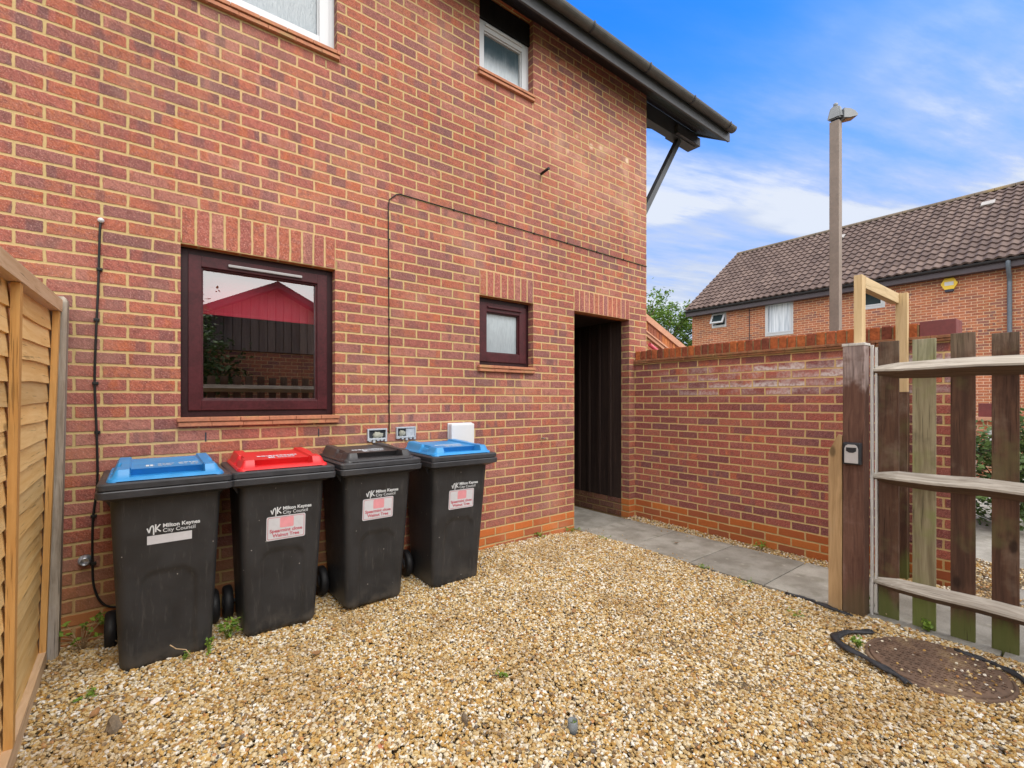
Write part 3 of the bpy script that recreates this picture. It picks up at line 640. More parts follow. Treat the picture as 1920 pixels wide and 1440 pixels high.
window(OP['wc'], M['rosewood_dark'], M['rosewood'], M['wcglass'], 0.045, 0.082, 0.075, vent=(-2.30, -1.90, 2.205, M['rosewood']))
window((OP['bath'][0], OP['bath'][1], OP['bath'][2], 4.83), M['upvc'], M['upvc'], M['bathglass'], 0.035, 0.062, 0.075, vent=(-2.33, -1.90, 4.775, M['upvc']))
window((OP['bed'][0], OP['bed'][1], OP['bed'][2], 4.98), M['upvc'], M['upvc'], M['whiteglass'], 0.045, 0.068, 0.062, mull=(-4.66,))
MB().box(-2.43, -1.80, 0.055, 0.075, 4.831, EZ).build('infill_panel', M['black_board'], house)
# sills: two courses of clay tile
for (a, b_, zt) in ((-4.615, -3.662, 1.254), (-2.455, -1.795, 1.674), (-2.455, -1.795, 4.303), (-5.66, -3.655, 3.868)):
    mb = MB(); x = a
    for lay, (yo, z0) in enumerate(((-0.038, zt-0.026), (-0.030, zt-0.056))):
        x = a + (0.0 if lay == 0 else 0.006)
        while x < b_-0.02:
            x2 = min(x + (0.165 if lay == 0 else 0.17), b_ - (0 if lay == 0 else .006))
            mb.box(x, x2-0.002, yo+random.uniform(-.0015, .0015), 0.06, z0, z0+0.0245, bev=0.003); x = x2
    mb.box(a+0.004, b_-0.004, -0.022, 0.058, zt-0.0585, zt-0.004)
    mb.build('sill', M['tile_sill'], house)
# passage behind the doorway
mb = MB()
y = 0.115
while y < 2.3:
    mb.box(-0.325, -0.30, y, y+0.168, 0.195, 2.34)
    mb.box(-0.345, -0.325, y+0.150, y+0.186, 0.200, 2.336, bev=0.003); y += 0.17
for x in np.arange(-1.3, -0.31, 0.17):
    mb.box(x, x+0.166, 2.3, 2.33, 0.0, 2.34)
mb.box(-1.29, -1.26, 0.115, 2.3, 0.0, 2.34)
mb.box(-1.29, -0.30, 0.1155, 2.33, 2.306, 2.34)
mb.build('passage_lining', M['dark_cladding'], house)
MB().box(-0.3275, -0.28, 0.1155, 2.3, -0.1, 0.193).build('passage_plinth', M['plinth'], house)
# dark rooms behind the clear panes
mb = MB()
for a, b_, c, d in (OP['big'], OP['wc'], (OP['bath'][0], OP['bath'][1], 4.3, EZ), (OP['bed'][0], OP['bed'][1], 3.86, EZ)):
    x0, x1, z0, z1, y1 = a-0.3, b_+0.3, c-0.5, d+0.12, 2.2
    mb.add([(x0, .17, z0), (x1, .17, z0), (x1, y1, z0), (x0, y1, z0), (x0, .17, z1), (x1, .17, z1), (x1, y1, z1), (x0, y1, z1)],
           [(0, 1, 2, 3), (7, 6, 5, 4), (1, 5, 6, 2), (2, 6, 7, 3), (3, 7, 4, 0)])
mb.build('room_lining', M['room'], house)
# eaves: sloping boarded soffit, fascia, gutter, purlin, roof slab
XE = 1.45
sl = (5.045-4.875)/0.25
mb = MB()
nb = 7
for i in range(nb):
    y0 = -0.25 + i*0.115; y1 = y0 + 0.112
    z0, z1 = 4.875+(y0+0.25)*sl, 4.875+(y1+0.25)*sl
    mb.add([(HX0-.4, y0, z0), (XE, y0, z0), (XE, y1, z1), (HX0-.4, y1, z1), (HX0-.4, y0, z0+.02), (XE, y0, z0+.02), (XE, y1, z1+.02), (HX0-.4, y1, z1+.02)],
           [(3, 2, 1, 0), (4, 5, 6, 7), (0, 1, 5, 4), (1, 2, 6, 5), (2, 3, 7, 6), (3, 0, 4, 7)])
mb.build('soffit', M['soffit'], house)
MB().box(HX0-.4, XE+.006, -0.274, -0.252, 4.862, 5.045, bev=0.003).build('fascia', M['fascia'], house)
mb = MB()
slp = math.tan(R(31)); th = 0.17
def roofz(y): return 5.045 + (y+0.29)*slp
prof = [(-0.30, roofz(-0.30)), (RY, roofz(RY)), (HD+.3, roofz(RY)-(HD+.3-RY)*slp), (HD+.3, roofz(RY)-(HD+.3-RY)*slp-.1), (RY, roofz(RY)-.12), (-0.25, roofz(-0.25)-0.10)]
mb.prism(prof, 'x', HX0-.4, XE-.02)
mb.build('roof', M['roof_dark'], house)
mb = MB()
mb.prism([(-0.2735, 4.868), (RY, 4.868+(RY+.2735)*slp), (RY, 4.868+(RY+.2735)*slp+.19), (-0.2735, 5.05)], 'x', XE+.0065, XE+.03)
mb.build('bargeboard', M['fascia'], house)
mb = MB()
arc = [(-0.330+0.058*math.cos(a), 5.012+0.058*math.sin(a)) for a in np.linspace(math.pi, 2*math.pi, 13)]
arc2 = [(-0.330+0.053*math.cos(a), 5.012+0.053*math.sin(a)) for a in np.linspace(2*math.pi, math.pi, 13)]
mb.prism(arc+arc2, 'x', HX0-.4, XE-0.005)
for s_ in mb.sm: pass
mb.prism(arc, 'x', XE-0.005, XE+0.003)
gut = mb.build('gutter', M['gutter'], house)
arc3 = [(-0.330+0.063*math.cos(a), 5.012+0.063*math.sin(a)) for a in np.linspace(math.pi*0.93, 2*math.pi, 13)]
for x in (1.28, 0.42, -0.46, -1.36, -2.25, -3.2):
    MB().prism(arc3+arc2, 'x', x, x+0.022).build('gutter_bracket', M['fargutter'], gut)
mb = MB(); mb.box(-0.5, 1.40, 0.19, 0.30, 4.965, 5.17, bev=0.004); mb.box(0.9, 1.47, 0.15, 0.345, 4.985, 5.10, bev=0.004)
mb.build('purlin', M['fascia'], house)
a = Vector((0.02, 0.24, 3.40)); b_ = Vector((1.05, 0.24, 4.965)); d = b_-a
Mx = Matrix.Translation(a) @ d.to_track_quat('Z', 'Y').to_matrix().to_4x4()
MB().box(-0.036, 0.036, -0.036, 0.036, -0.05, d.length, Mx, bev=0.004).build('brace', M['strut'], house)

# roller blind behind the kitchen glass
tb = thing('roller_blind', 'crimson roller blind half lowered behind the kitchen glass', 'blind')
mb = MB(); mb.box(-4.56, -3.70, 0.185, 0.189, 1.935, 2.30)
mb.build('fabric', M['blind'], tb)
MB().box(-4.56, -3.70, 0.181, 0.193, 1.918, 1.936, bev=0.003).build('hem_bar', M['blind'], tb)

# ------------------------------------------------------------------ fittings on the facade
def smooth(pts, n=6):
    P = [Vector(p) for p in pts]; out = []
    for i in range(len(P)-1):
        p0, p1, p2, p3 = P[max(i-1, 0)], P[i], P[i+1], P[min(i+2, len(P)-1)]
        for k in range(n):
            s = k/n; out.append(0.5*((2*p1)+(-p0+p2)*s+(2*p0-5*p1+4*p2-p3)*s*s+(-p0+3*p1-3*p2+p3)*s**3))
    return out+[P[-1]]
t1 = thing('wall_cable', 'thin black cable running up from the grey boxes then along towards the corner', 'cable')
mb = MB(); mb.tube([(-3.277, -.006, 1.10), (-3.279, -.006, 2.0), (-3.284, -.006, 2.86), (-3.275, -.006, 2.915), (-3.215, -.006, 2.972), (-3.18, -.006, 2.981), (-2.0, -.006, 2.981), (-1.0, -.006, 2.976), (-0.004, -.006, 2.974)], 0.0042, 6)
mb.build('cable_run', M['cable'], t1)
for zc in (1.35, 1.66, 1.98, 2.3, 2.6): MB().box(-3.287, -3.270, -.013, 0, zc, zc+.010, bev=.002).build('clip', M['cable'], t1)
for xc in (-2.7, -2.25, -1.8, -1.35, -.9, -.45): MB().box(xc, xc+.010, -.013, 0, 2.970, 2.988, bev=.002).build('clip', M['cable'], t1)
t2 = thing('drop_cable', 'thick black cable hanging down behind the bin beside the lap fence', 'cable')
mb = MB(); mb.tube(smooth([(-4.958, -.004, 2.345), (-4.962, -.012, 2.28), (-4.968, -.009, 2.0), (-4.978, -.012, 1.7), (-4.983, -.009, 1.45), (-4.974, -.016, 1.15), (-4.972, -.012, .9), (-4.99, -.012, .7), (-4.992, -.010, .45), (-4.985, -.012, .33), (-4.955, -.014, .24), (-4.905, -.014, .20), (-4.82, -.014, .195)]), 0.0058, 7)
mb.build('cable_run', M['cable'], t2)
for x, z in ((-4.966, 2.08), (-4.978, 1.80), (-4.983, 1.45), (-4.975, 1.18), (-4.99, .72), (-4.992, .46)): MB().box(x-.010, x+.016, -.018, 0, z-.008, z+.008, bev=.003).build('clip', M['cable'], t2)
MB().lathe([(.002, 0), (.013, .003), (.015, .012), (.010, .022), (.003, .026)], 12, Matrix.Translation((-4.957, 0, 2.352)) @ Matrix.Rotation(R(90), 4, 'X')).build('cable_bushing', M['white_plastic'], t2)

def cutbox(name, label, x0, x1, z0, z1, kind):
    tt = thing(name, label, 'utility box', group='cut open boxes on the wall')
    mb = MB(); w_ = 0.012
    for (a, b_, c, d) in ((x0, x0+w_, z0, z1), (x1-w_, x1, z0+.01, z1), (x0+w_, x1-w_, z1-w_, z1), (x0+w_, x1-w_, z0+.006, z0+.006+w_)):
        mb.box(a, b_, -0.020, 0, c, d, bev=.003)
    for k in range(5):
        xx = x0+0.01+(x1-x0-.03)*k/4; mb.box(xx, xx+.02, -0.019+random.uniform(-.002, .002), 0, z0-random.uniform(.0, .016), z0+.02, bev=.003)
    if kind: mb.box((x0+x1)/2, x1-w_+.001, -0.014, 0, z0+.018, z1-w_, bev=.003)
    mb.build('casing', M['grey_box'], tt)
    MB().box(x0+.004, x1-.004, -0.003, 0, z0+.008, z1-.004).build('opening', M['void'], tt)
    bm = bmesh.new(); bmesh.ops.create_icosphere(bm, subdivisions=3, radius=1)
    for v in bm.verts:
        n_ = 1+0.22*math.sin(v.co.x*7+v.co.z*5)*math.cos(v.co.z*6-v.co.x*2); v.co = Vector((v.co.x*n_*(.042 if not kind else .028), v.co.y*.013, v.co.z*n_*.026))
    mb = MB(); mb.bm(bm, Matrix.Translation(((x0+x1)/2 + (.005 if not kind else -.032), -.006, (z0+z1)/2-.004)), True); mb.build('sealant', M['putty'], tt)
cutbox('cut_box', 'ragged grey box filled with hard sealant left of the thin cable', -3.452, -3.298, 1.050, 1.142, 0)
cutbox('cut_box', 'ragged grey box half plated over right of the thin cable', -3.222, -3.055, 1.055, 1.148, 1)
tt = thing('junction_box', 'white plastic box on the brickwork above the last blue lidded bin', 'junction box')
MB().box(-2.752, -2.522, -0.062, 0, 0.945, 1.160, bev=.014).build('cover', M['white_plastic'], tt)
MB().box(-2.757, -2.517, -0.012, 0, 0.940, 1.165, bev=.006).build('back_plate', M['white_plastic'], tt)
tag(MB().tube([(-1.70, 0.02, 3.585), (-1.70, -0.115, 3.600)], 0.013, 10).build('overflow_pipe', M['cable']), 'short black overflow pipe sticking out high on the brickwork', 'pipe')
tt = thing('outside_tap_stub', 'small metal pipe stub with a cap between the doorway and bins', 'pipe')
MB().tube([(-1.69, 0.01, .985), (-1.69, -0.055, .985)], .007, 8).build('pipe', M['metal'], tt)
MB().tube([(-1.69, -0.052, .985), (-1.69, -0.082, .985)], .011, 8).build('cap', M['twig'], tt)
tt = thing('wall_spout', 'round metal waste outlet low on the wall behind the drop cable', 'pipe')
mb = MB(); Mt = Matrix.Translation((-5.022, 0, .484)) @ Matrix.Rotation(R(90), 4, 'X')
mb.lathe([(.030, 0), (.030, .012), (.022, .016), (.022, .045), (.014, .045), (.014, .02)], 16, Mt); mb.build('collar', M['metal'], tt)
tag(MB().tube([(-4.5935, -.002, 2.310), (-4.5935, -.002, 2.352)], .004, 6).build('weep_vent', M['weep']), 'tiny cream weep vent in the joint left of the soldier bricks above the kitchen window', 'vent', 'weep vents in the mortar')
for x, z, lb in ((-3.676, 2.335, 'tiny cream weep vent in the joint right of the soldier bricks above the kitchen window'), (-4.47, 1.13, 'tiny dark weep vent under the left half of the kitchen sill'), (-3.80, 1.13, 'tiny dark weep vent under the right end of the kitchen sill'), (-4.40, 3.755, 'tiny cream weep vent under the middle of the bedroom sill'), (-3.75, 3.755, 'tiny cream weep vent under the right end of the bedroom sill')):
    tag(MB().box(x-.004, x+.004, -.003, 0.0, z-.028, z+.028).build('weep_vent', M['void'] if 'dark' in lb else M['weep']), lb, 'vent', 'weep vents in the mortar')

# ------------------------------------------------------------------ wheelie bins
def rrect(hx, y0, y1, r, n):
    """rounded rectangle, n points per corner, counter-clockwise from front-left"""
    pts = []
    for cx, cy, a0 in ((hx-r, y0+r, -90), (hx-r, y1-r, 0), (-hx+r, y1-r, 90), (-hx+r, y0+r, 180)):
        pts += [(cx+r*math.cos(R(a0+90*k/(n-1))), cy+r*math.sin(R(a0+90*k/(n-1)))) for k in range(n)]
    return pts
def loft(mb, rings, cap0=True, cap1=True, smooth=True):
    n = len(rings[0]); vs = [p for r in rings for p in r]
    fs = [(i*n+k, i*n+(k+1) % n, (i+1)*n+(k+1) % n, (i+1)*n+k) for i in range(len(rings)-1) for k in range(n)]
    mb.add(vs, fs, None, smooth); o = len(mb.v)-len(vs)
    if cap0: mb.f.append(tuple(o+k for k in range(n))[::-1]); mb.sm.append(False)
    if cap1: mb.f.append(tuple(o+(len(rings)-1)*n+k for k in range(n))); mb.sm.append(False)
def sst(a, b, x):
    q = min(1, max(0, (x-a)/(b-a))); return q*q*(3-2*q)
def text_obj(name, body, size, mat, parent, loc, rot, bold=0.0, align='LEFT', font_shear=0.0, ext=0.0006):
    cu = bpy.data.curves.new(name, 'FONT'); cu.body = body; cu.size = size; cu.align_x = align
    cu.extrude = ext; cu.offset = bold; cu.shear = font_shear; cu.resolution_u = 3
    cu.materials.append(mat); o = bpy.data.objects.new(name, cu); COL.objects.link(o)
    bpy.context.view_layer.update(); me = bpy.data.meshes.new_from_object(o.evaluated_get(bpy.context.evaluated_depsgraph_get()))
    bpy.data.objects.remove(o); me.name = name; o = bpy.data.objects.new(name, me); link(o, parent)
    o.location = loc; o.rotation_euler = rot; return o
def front_y(z): return -0.205 - 0.085*(z/0.90)
TILT = math.atan(0.085/0.90)

def make_bin(x, y, rz, label, lidmat, sticker, topmat=None, words=2):
    t = thing('wheelie_bin', label, 'bin', (x, y, 0.0), rz, 'wheelie bins along the house wall')
    # body: tapered shell with a shallow arched panel pressed into the front
    mb = MB(); rings = []
    zs = list(np.linspace(0.0, 0.90, 61))
    for z in zs:
        q = z/0.90; hx = 0.194+0.034*q; y0 = front_y(z); y1 = 0.185+0.045*q; r = 0.045
        if z < 0.02: hx -= 0.012*(1-z/0.02); y0 += 0.012*(1-z/0.02)
        base = []
        nfr = 44
        fr = [(-hx+r+(2*hx-2*r)*k/(nfr-1), y0) for k in range(1, nfr-1)]
        for (px, py) in fr:
            inside = sst(0.128, 0.104, abs(px)) * sst(0.505, 0.475, z + max(0, abs(px)-0.055)**2*14)
            step = sst(0.128, 0.135, abs(px)) * sst(0.60, 0.45, z)*0.0
            base.append((px, py+0.010*inside+step, z))
        corner = rrect(hx, y0, y1, r, 7)
        ring = base + [(p[0], p[1], z) for p in corner[0:7]] + [(p[0], p[1], z) for p in corner[7:14]] + [(p[0], p[1], z) for p in corner[14:21]] + [(p[0], p[1], z) for p in corner[21:28]]
        rings.append(ring)
    loft(mb, rings)
    body = mb.build('body', M['binblack'], t)
    # rim: rolled flange with a second lip below and gusset combs at the sides
    mb = MB()
    def rr(h, y0, y1, z, r=0.028): return [(p[0], p[1], z) for p in rrect(h, y0, y1, r, 6)]
    loft(mb, [rr(.230, -.296, .238, .872), rr(.264, -.345, .262, .893), rr(.274, -.356, .270, .896), rr(.276, -.358, .272, .926), rr(.273, -.355, .270, .930), rr(.262, -.344, .262, .931), rr(.262, -.344, .262, .936)], smooth=False)
    for s in (-1, 1):
        for yy in (-0.20, -0.05, 0.10):
            mb.prism([(s*.215, .70+.11), (s*.262, .893), (s*.215, .893)], 'y', yy, yy+.006)
        mb.prism([(s*.215, .815), (s*.268, .893), (s*.215, .893)], 'y', .175, .235)
    mb.build('rim', M['rimblack'], t)
    # lid: black skirt plate, raised coloured crown with a recessed flap
    mb = MB()
    loft(mb, [rr(.262, -.346, .275, .936), rr(.271, -.354, .280, .9365), rr(.271, -.354, .280, .960), rr(.263, -.346, .274, .967)], smooth=False)
    for s in (-1, 1): mb.tube([(s*.05, .275, .955), (s*.05, .315, .955), (s*.22, .315, .955), (s*.22, .275, .955)], .011, 7)
    lid = mb.build('lid', M['rimblack'], t)
    mb = MB(); nx, ny = 73, 61; X0, X1, Y0, Y1 = -.240, .240, -.322, .235
    V = []; idx = {}
    for j in range(ny):
        for i in range(nx):
            u = X0+(X1-X0)*i/(nx-1); v = Y0+(Y1-Y0)*j/(ny-1)
            # round the plan corners
            cr = 0.045; ax, ay = max(0, abs(u)-(X1-cr)), max(0, (Y0+cr)-v, v-(Y1-cr))
            k = math.hypot(ax, ay)
            if k > cr: f = cr/k; u = math.copysign(X1-cr+ax*f, u); v = (Y0+cr-ay*f) if v < 0 else (Y1-cr+ay*f)
            ed = min(X1-abs(u), v-Y0, Y1-v, cr-k if k > 0 and ax > 0 and ay > 0 else 9)
            h = 0.014*sst(-.002, .004, ed)
            h += 0.042*sst(.012, .040, ed)*(1-0.0*abs(u))
            rise = sst(Y0, Y1, v)*0.014
            h += rise*sst(.012, .040, ed)
            cen = sst(.152, .146, abs(u))
            # sloping flap between the two side lobes, open slot at the front
            flap = 0.046+0.010*sst(Y0, Y1, v)
            if v > -.235: h = h*(1-cen) + min(h, flap)*cen
            slot = cen*sst(-.300, -.296, v)*sst(-.226, -.230, v)
            h = h*(1-slot)+0.010*slot
            # finger grips on the outer flanks
            gr = sst(.188, .194, abs(u))*sst(.233, .227, abs(u))*sst(-.18, -.15, v)*sst(-.04, -.07, v)
            h -= 0.020*gr*(h > .02)
            under = .034*cen*sst(-.275, -.229, v)*sst(-.2265, -.2285, v)      # slot runs back under the flap edge
            V.append((u, v+under, .967+h))
    F = []
    for j in range(ny-1):
        for i in range(nx-1):
            q = (j*nx+i, j*nx+i+1, (j+1)*nx+i+1, (j+1)*nx+i); zq = [V[k][2] for k in q]
            F.append(q)
    mb.add(V, F, None, True)
    crown = mb.build('lid_crown', lidmat, t)
    crown.data.shade_smooth() if hasattr(crown.data, 'shade_smooth') else None
    md = crown.modifiers.new('edges', 'EDGE_SPLIT'); md.split_angle = R(38)
    # worn lettering too faint to read in the photograph: short dashes on the flap
    rr_ = random.Random(int(abs(x)*1000))
    def dash(xa, xb, yc, h=.010):
        xx = xa; mb = MB()
        while xx < xb:
            ln = rr_.uniform(.008, .022); zf = lambda yv: .967+0.046+0.010*sst(Y0, Y1, yv)+.0012
            mb.add([(xx, yc-h/2, zf(yc-h/2)), (min(xx+ln, xb), yc-h/2, zf(yc-h/2)), (min(xx+ln, xb), yc+h/2, zf(yc+h/2)), (xx, yc+h/2, zf(yc+h/2))], [(0, 1, 2, 3)]); xx += ln+.004
        mb.build('lid_lettering', M['lidprint'], lid)
    if words == 2:
        dash(-.090, -.055, -.13, .060); dash(-.04, .03, -.09, .014); dash(-.04, .025, -.125, .010); dash(-.04, .02, -.155, .009); dash(.05, .138, -.085, .022); dash(.05, .085, -.13, .012); dash(.10, .138, -.13, .010); dash(.10, .13, -.16, .010)
    else:
        dash(-.11, .11, -.07, .030); dash(-.06, -.025, -.14, .055); dash(-.01, .09, -.125, .018); dash(-.01, .08, -.160, .012)
    # wheels and axle
    MB().tube([(-.235, .165, .10), (.235, .165, .10)], .010, 8).build('axle', M['metal'], t)
    for s in (-1, 1):
        Mw = Matrix.Translation((s*.238, .165, .10)) @ Matrix.Rotation(R(90), 4, 'Y')
        wh = MB().lathe([(.045, -.022), (.085, -.026), (.097, -.018), (.100, 0), (.097, .018), (.085, .026), (.045, .022)], 28, Mw).build('wheel', M['rubber'], t)
        MB().lathe([(.012, -.030), (.040, -.027), (.043, 0), (.040, .027), (.012, .030)], 16, Mw).build('hub', M['rimblack'], wh)
    # council lettering printed in white
    rx = R(90) - TILT*0 + TILT
    def at(px, z, lift=0.0022): return (px, front_y(z)-lift, z)
    zt = .715
    mk = MB()
    def stroke(pts, w0):
        pts = [(p[0], p[1]) for p in pts]
        for (a, b_) in zip(pts, pts[1:]):
            dx_, dz_ = b_[0]-a[0], b_[1]-a[1]; l_ = math.hypot(dx_, dz_); nx_, nz_ = -dz_/l_*w0/2, dx_/l_*w0/2
            q = [(a[0]+nx_, a[1]+nz_), (a[0]-nx_, a[1]-nz_), (b_[0]-nx_, b_[1]-nz_), (b_[0]+nx_, b_[1]+nz_)]
            mk.add([at(p[0], p[1]) for p in q], [(0, 1, 2, 3)])
    ox, oz, k = -.098+sticker[2], zt+sticker[3], 1.0
    stroke([(ox, oz+.026), (ox+.008, oz+.002), (ox+.014, oz+.030), (ox+.022, oz+.038), (ox+.026, oz+.022), (ox+.026, oz-.010)], .0055)
    stroke([(ox+.034, oz+.042), (ox+.034, oz+.002)], .006); stroke([(ox+.052, oz+.040), (ox+.037, oz+.020), (ox+.054, oz+.003)], .0055)
    mk.build('council_emblem', M['print'], body)
    text_obj('council_lettering', 'Milton Keynes', .0270, M['print'], body, at(ox+.062, oz+.022), (rx, 0, 0), .0007)
    text_obj('council_lettering', 'City Council', .0270, M['print'], body, at(ox+.062, oz-.003), (rx, 0, 0), .0)
    if sticker[0] == 'blank':
        mb = MB(); z0, z1 = zt+sticker[3]-.058, zt+sticker[3]-.014
        mb.add([at(ox+.000, z0), at(ox+.184, z0), at(ox+.184, z1), at(ox+.000, z1)], [(0, 1, 2, 3)]); mb.build('address_sticker', M['sticker'], t)
    else:
        z0, z1 = zt+sticker[3]-.152, zt+sticker[3]-.012; xa, xb = ox-.020+sticker[4], ox+.188+sticker[4]
        def card(a, b_, c, d, r, lift, nm, mat, par):
            pts = []
            for cx, cz, a0 in ((b_-r, c+r, -90), (b_-r, d-r, 0), (a+r, d-r, 90), (a+r, c+r, 180)):
                pts += [(cx+r*math.cos(R(a0+18*k)), cz+r*math.sin(R(a0+18*k))) for k in range(6)]
            return MB().add([at(p[0], p[1], lift) for p in pts], [tuple(range(len(pts)))]).build(nm, mat, par)
        st = card(xa, xb, z0, z1, .010, .0020, 'address_sticker', M['sticker'], t)
        card(xa+.006, xb-.006, z0+.006, z1-.006, .007, .0024, 'red_border', M['stickred'], st)
        card(xa+.0085, xb-.0085, z0+.0085, z1-.0085, .006, .0028, 'panel', M['sticker'], st)
        cxm = (xa+xb)/2
        M.setdefault('blur', plain('blurred_number', (0.66, 0.27, 0.30), 0.5, var=0.1))
        card(cxm-.034, cxm+.040, z0+.070, z1-.010, .008, .0032, 'number_block', M['blur'], st)
        text_obj('address_lettering', 'Spearmint close', .0272, M['stickred'], st, at(cxm, z0+.046, .0034), (rx, 0, 0), .0006, 'CENTER')
        text_obj('address_lettering', 'Walnut Tree', .0272, M['stickred'], st, at(cxm, z0+.019, .0034), (rx, 0, 0), .0006, 'CENTER')
    return t
YB = -0.232
make_bin(-4.672, YB-.005, R(0.5), 'black bin with blue lid and blank white strip nearest the lap fence', M['lidblue'], ('blank', 0, .012, -.02, 0))
make_bin(-4.125, YB+.012, R(-1), 'black bin with bright red lid and address sticker', M['lidred'], ('addr', 0, .030, -.015, -.002), words=1)
make_bin(-3.556, YB+.014, R(0.5), 'black bin with faded black lid and address sticker', M['lidblack'], ('addr', 0, .010, .015, -.002), words=1)
make_bin(-2.945, YB-.030, R(-1.5), 'black bin with blue lid and address sticker under the white junction box', M['lidblue'], ('addr', 0, .020, .005, 0), words=1)

# ------------------------------------------------------------------ boundary wall
t = thing('boundary_wall', 'red brick garden wall with rounded orange brick coping beside the path', 'wall')
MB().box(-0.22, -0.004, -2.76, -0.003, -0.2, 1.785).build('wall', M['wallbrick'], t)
mb = MB()
yy = -0.004
while yy > -2.80:
    y2 = max(yy-0.165, -2.80)
    mb.box(-0.248+random.uniform(-.003, .003), 0.026, y2+.002, yy, 1.7855, 1.806, bev=.003); mb.box(-0.258+random.uniform(-.004, .004), 0.03, y2+.002, yy, 1.8065, 1.828, bev=.003)
    yy = y2
mb.build('creasing_tile', M['creasing'], t)
mb = MB(); mort = MB(); yy = -0.003
rc_ = random.Random(4)
while yy > -2.50:
    y2 = yy-0.066; j = rc_.uniform(-.004, .004)
    mb.box(-0.218+j, -0.006+j, y2, yy, 1.8285, 1.938+rc_.uniform(-.006, .004), Matrix.Translation((0, 0, 0)), bev=.009)
    mort.box(-0.211, -0.010, y2-0.0098, y2+.0002, 1.8285, 1.926+rc_.uniform(-.006, .006))
    yy = y2-0.0095
ce = yy
mb.build('coping', M['coping'], t); mort.build('coping_mortar', M['coping_mortar'], t)
mb = MB()
for k in range(2): mb.box(-0.220+.11*k, -0.114+.11*k, -2.775, ce-.004, 1.8285, 1.942, bev=.004)
mb.build('end_coping', M['engbrick'], t)

# ------------------------------------------------------------------ picket fence, post and gate frame
RT = [(1.60, 1.545, 1.487), (0.928, 0.875, 0.822), (0.272, 0.222, 0.172)]
def picket_fence(label, x, ylist, post=True, axis='y', moss=()):
    f = thing('picket_fence', label, 'fence')
    for i, (a, b_) in enumerate(ylist):
        top = 1.725+random.uniform(-.008, .014); n = 7
        mb = MB(); sk = random.uniform(-.004, .004)
        if axis == 'y': mb.box(x, x+0.020, a, b_, -0.03, top, bev=.003)
        else: mb.box(a, b_, x, x+0.020, -0.03, top, bev=.003)
        mb.build('picket', M['mosspicket'] if i in moss else M['picket'], f)
    lo, hi = min(p[0] for p in ylist)-.1, max(p[1] for p in ylist)
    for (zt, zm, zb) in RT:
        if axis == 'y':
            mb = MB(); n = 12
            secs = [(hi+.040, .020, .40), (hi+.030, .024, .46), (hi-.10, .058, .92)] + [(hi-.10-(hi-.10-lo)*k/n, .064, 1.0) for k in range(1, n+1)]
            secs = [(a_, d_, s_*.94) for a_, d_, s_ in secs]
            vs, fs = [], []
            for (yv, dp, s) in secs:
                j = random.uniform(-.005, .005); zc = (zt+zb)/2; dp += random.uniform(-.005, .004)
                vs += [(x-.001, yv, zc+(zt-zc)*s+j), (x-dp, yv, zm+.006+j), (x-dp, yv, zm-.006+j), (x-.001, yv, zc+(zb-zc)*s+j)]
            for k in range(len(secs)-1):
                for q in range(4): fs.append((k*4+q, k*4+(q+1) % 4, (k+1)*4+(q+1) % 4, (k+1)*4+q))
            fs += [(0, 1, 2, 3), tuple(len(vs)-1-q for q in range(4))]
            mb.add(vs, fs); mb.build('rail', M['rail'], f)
        else:
            MB().prism([(x+.021, zt), (x+.085, zm), (x+.021, zb)], 'x', lo, hi+.05).build('rail', M['railx'], f)
    return f
pk = [(-2.652, -2.551), (-2.822, -2.716), (-2.987, -2.885), (-3.153, -3.050)]
y = -3.216
while y > -4.6: pk.append((y-.102, y)); y -= .166
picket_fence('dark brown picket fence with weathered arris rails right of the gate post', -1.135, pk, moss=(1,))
M['railx'] = wood('weathered_rail_back', (0.25, 0.20, 0.155), (0.47, 0.41, 0.345), 'x', 80)
pk2 = []; x = -5.05
while x < -1.3: pk2.append((x, x+.102)); x += .166
picket_fence('second dark picket fence across the yard seen in the kitchen window reflection', -4.66, pk2, axis='x')

t = thing('gate_post', 'square brown gate post with peeling paint and a flat top', 'post')
mb = MB(); mb.box(-1.252, -1.150, -2.510, -2.395, -0.1, 1.702, bev=.004); mb.build('shaft', M['brownpost'], t)
MB().box(-1.256, -1.146, -2.514, -2.391, 1.6995, 1.716, bev=.003).build('top', M['whitestrip'], t)
tag(MB().prism([(-2.392, -0.05), (-2.392, 1.132), (-2.372, 1.137), (-2.318, 1.02), (-2.318, -0.05)], 'x', -1.258, -1.225).build('board_offcut', M['palewood']), 'pale board with a slanting top standing against the gate post', 'board')
t = thing('gate_edge', 'two thin white battens standing between the gate post and first picket', 'batten')
mb = MB().box(-1.165, -1.140, -2.531, -2.517, 0.0, 1.705, bev=.002); mb.build('batten', M['whitestrip'], t)
mb = MB().box(-1.150, -1.118, -2.549, -2.537, 0.02, 1.69, bev=.002); mb.build('batten', M['whitestrip'], t)
t = thing('key_safe', 'small black key safe with silver cover fixed to the gate post', 'key safe')
MB().box(-1.292, -1.252, -2.502, -2.405, .955, 1.092, bev=.008).build('shell', M['keysafe'], t)
cv = [(-2.489, .965), (-2.418, .965), (-2.418, 1.055), (-2.424, 1.072), (-2.435, 1.080), (-2.472, 1.080), (-2.483, 1.072), (-2.489, 1.055)]
MB().prism(cv, 'x', -1.2965, -1.2915).build('cover', M['keysilver'], t)
MB().prism([(-2.480, 1.040), (-2.464, 1.030), (-2.443, 1.030), (-2.427, 1.040), (-2.427, 1.062), (-2.480, 1.062)], 'x', -1.2985, -1.2970).build('window', M['keysafe'], t)
t = thing('timber_arch', 'fresh pale timber arch spanning the path above the gate post', 'arch')
MB().box(-1.148, -1.075, -2.470, -2.425, 1.40, 2.165, bev=.003).build('upright', M['freshwood'], t)
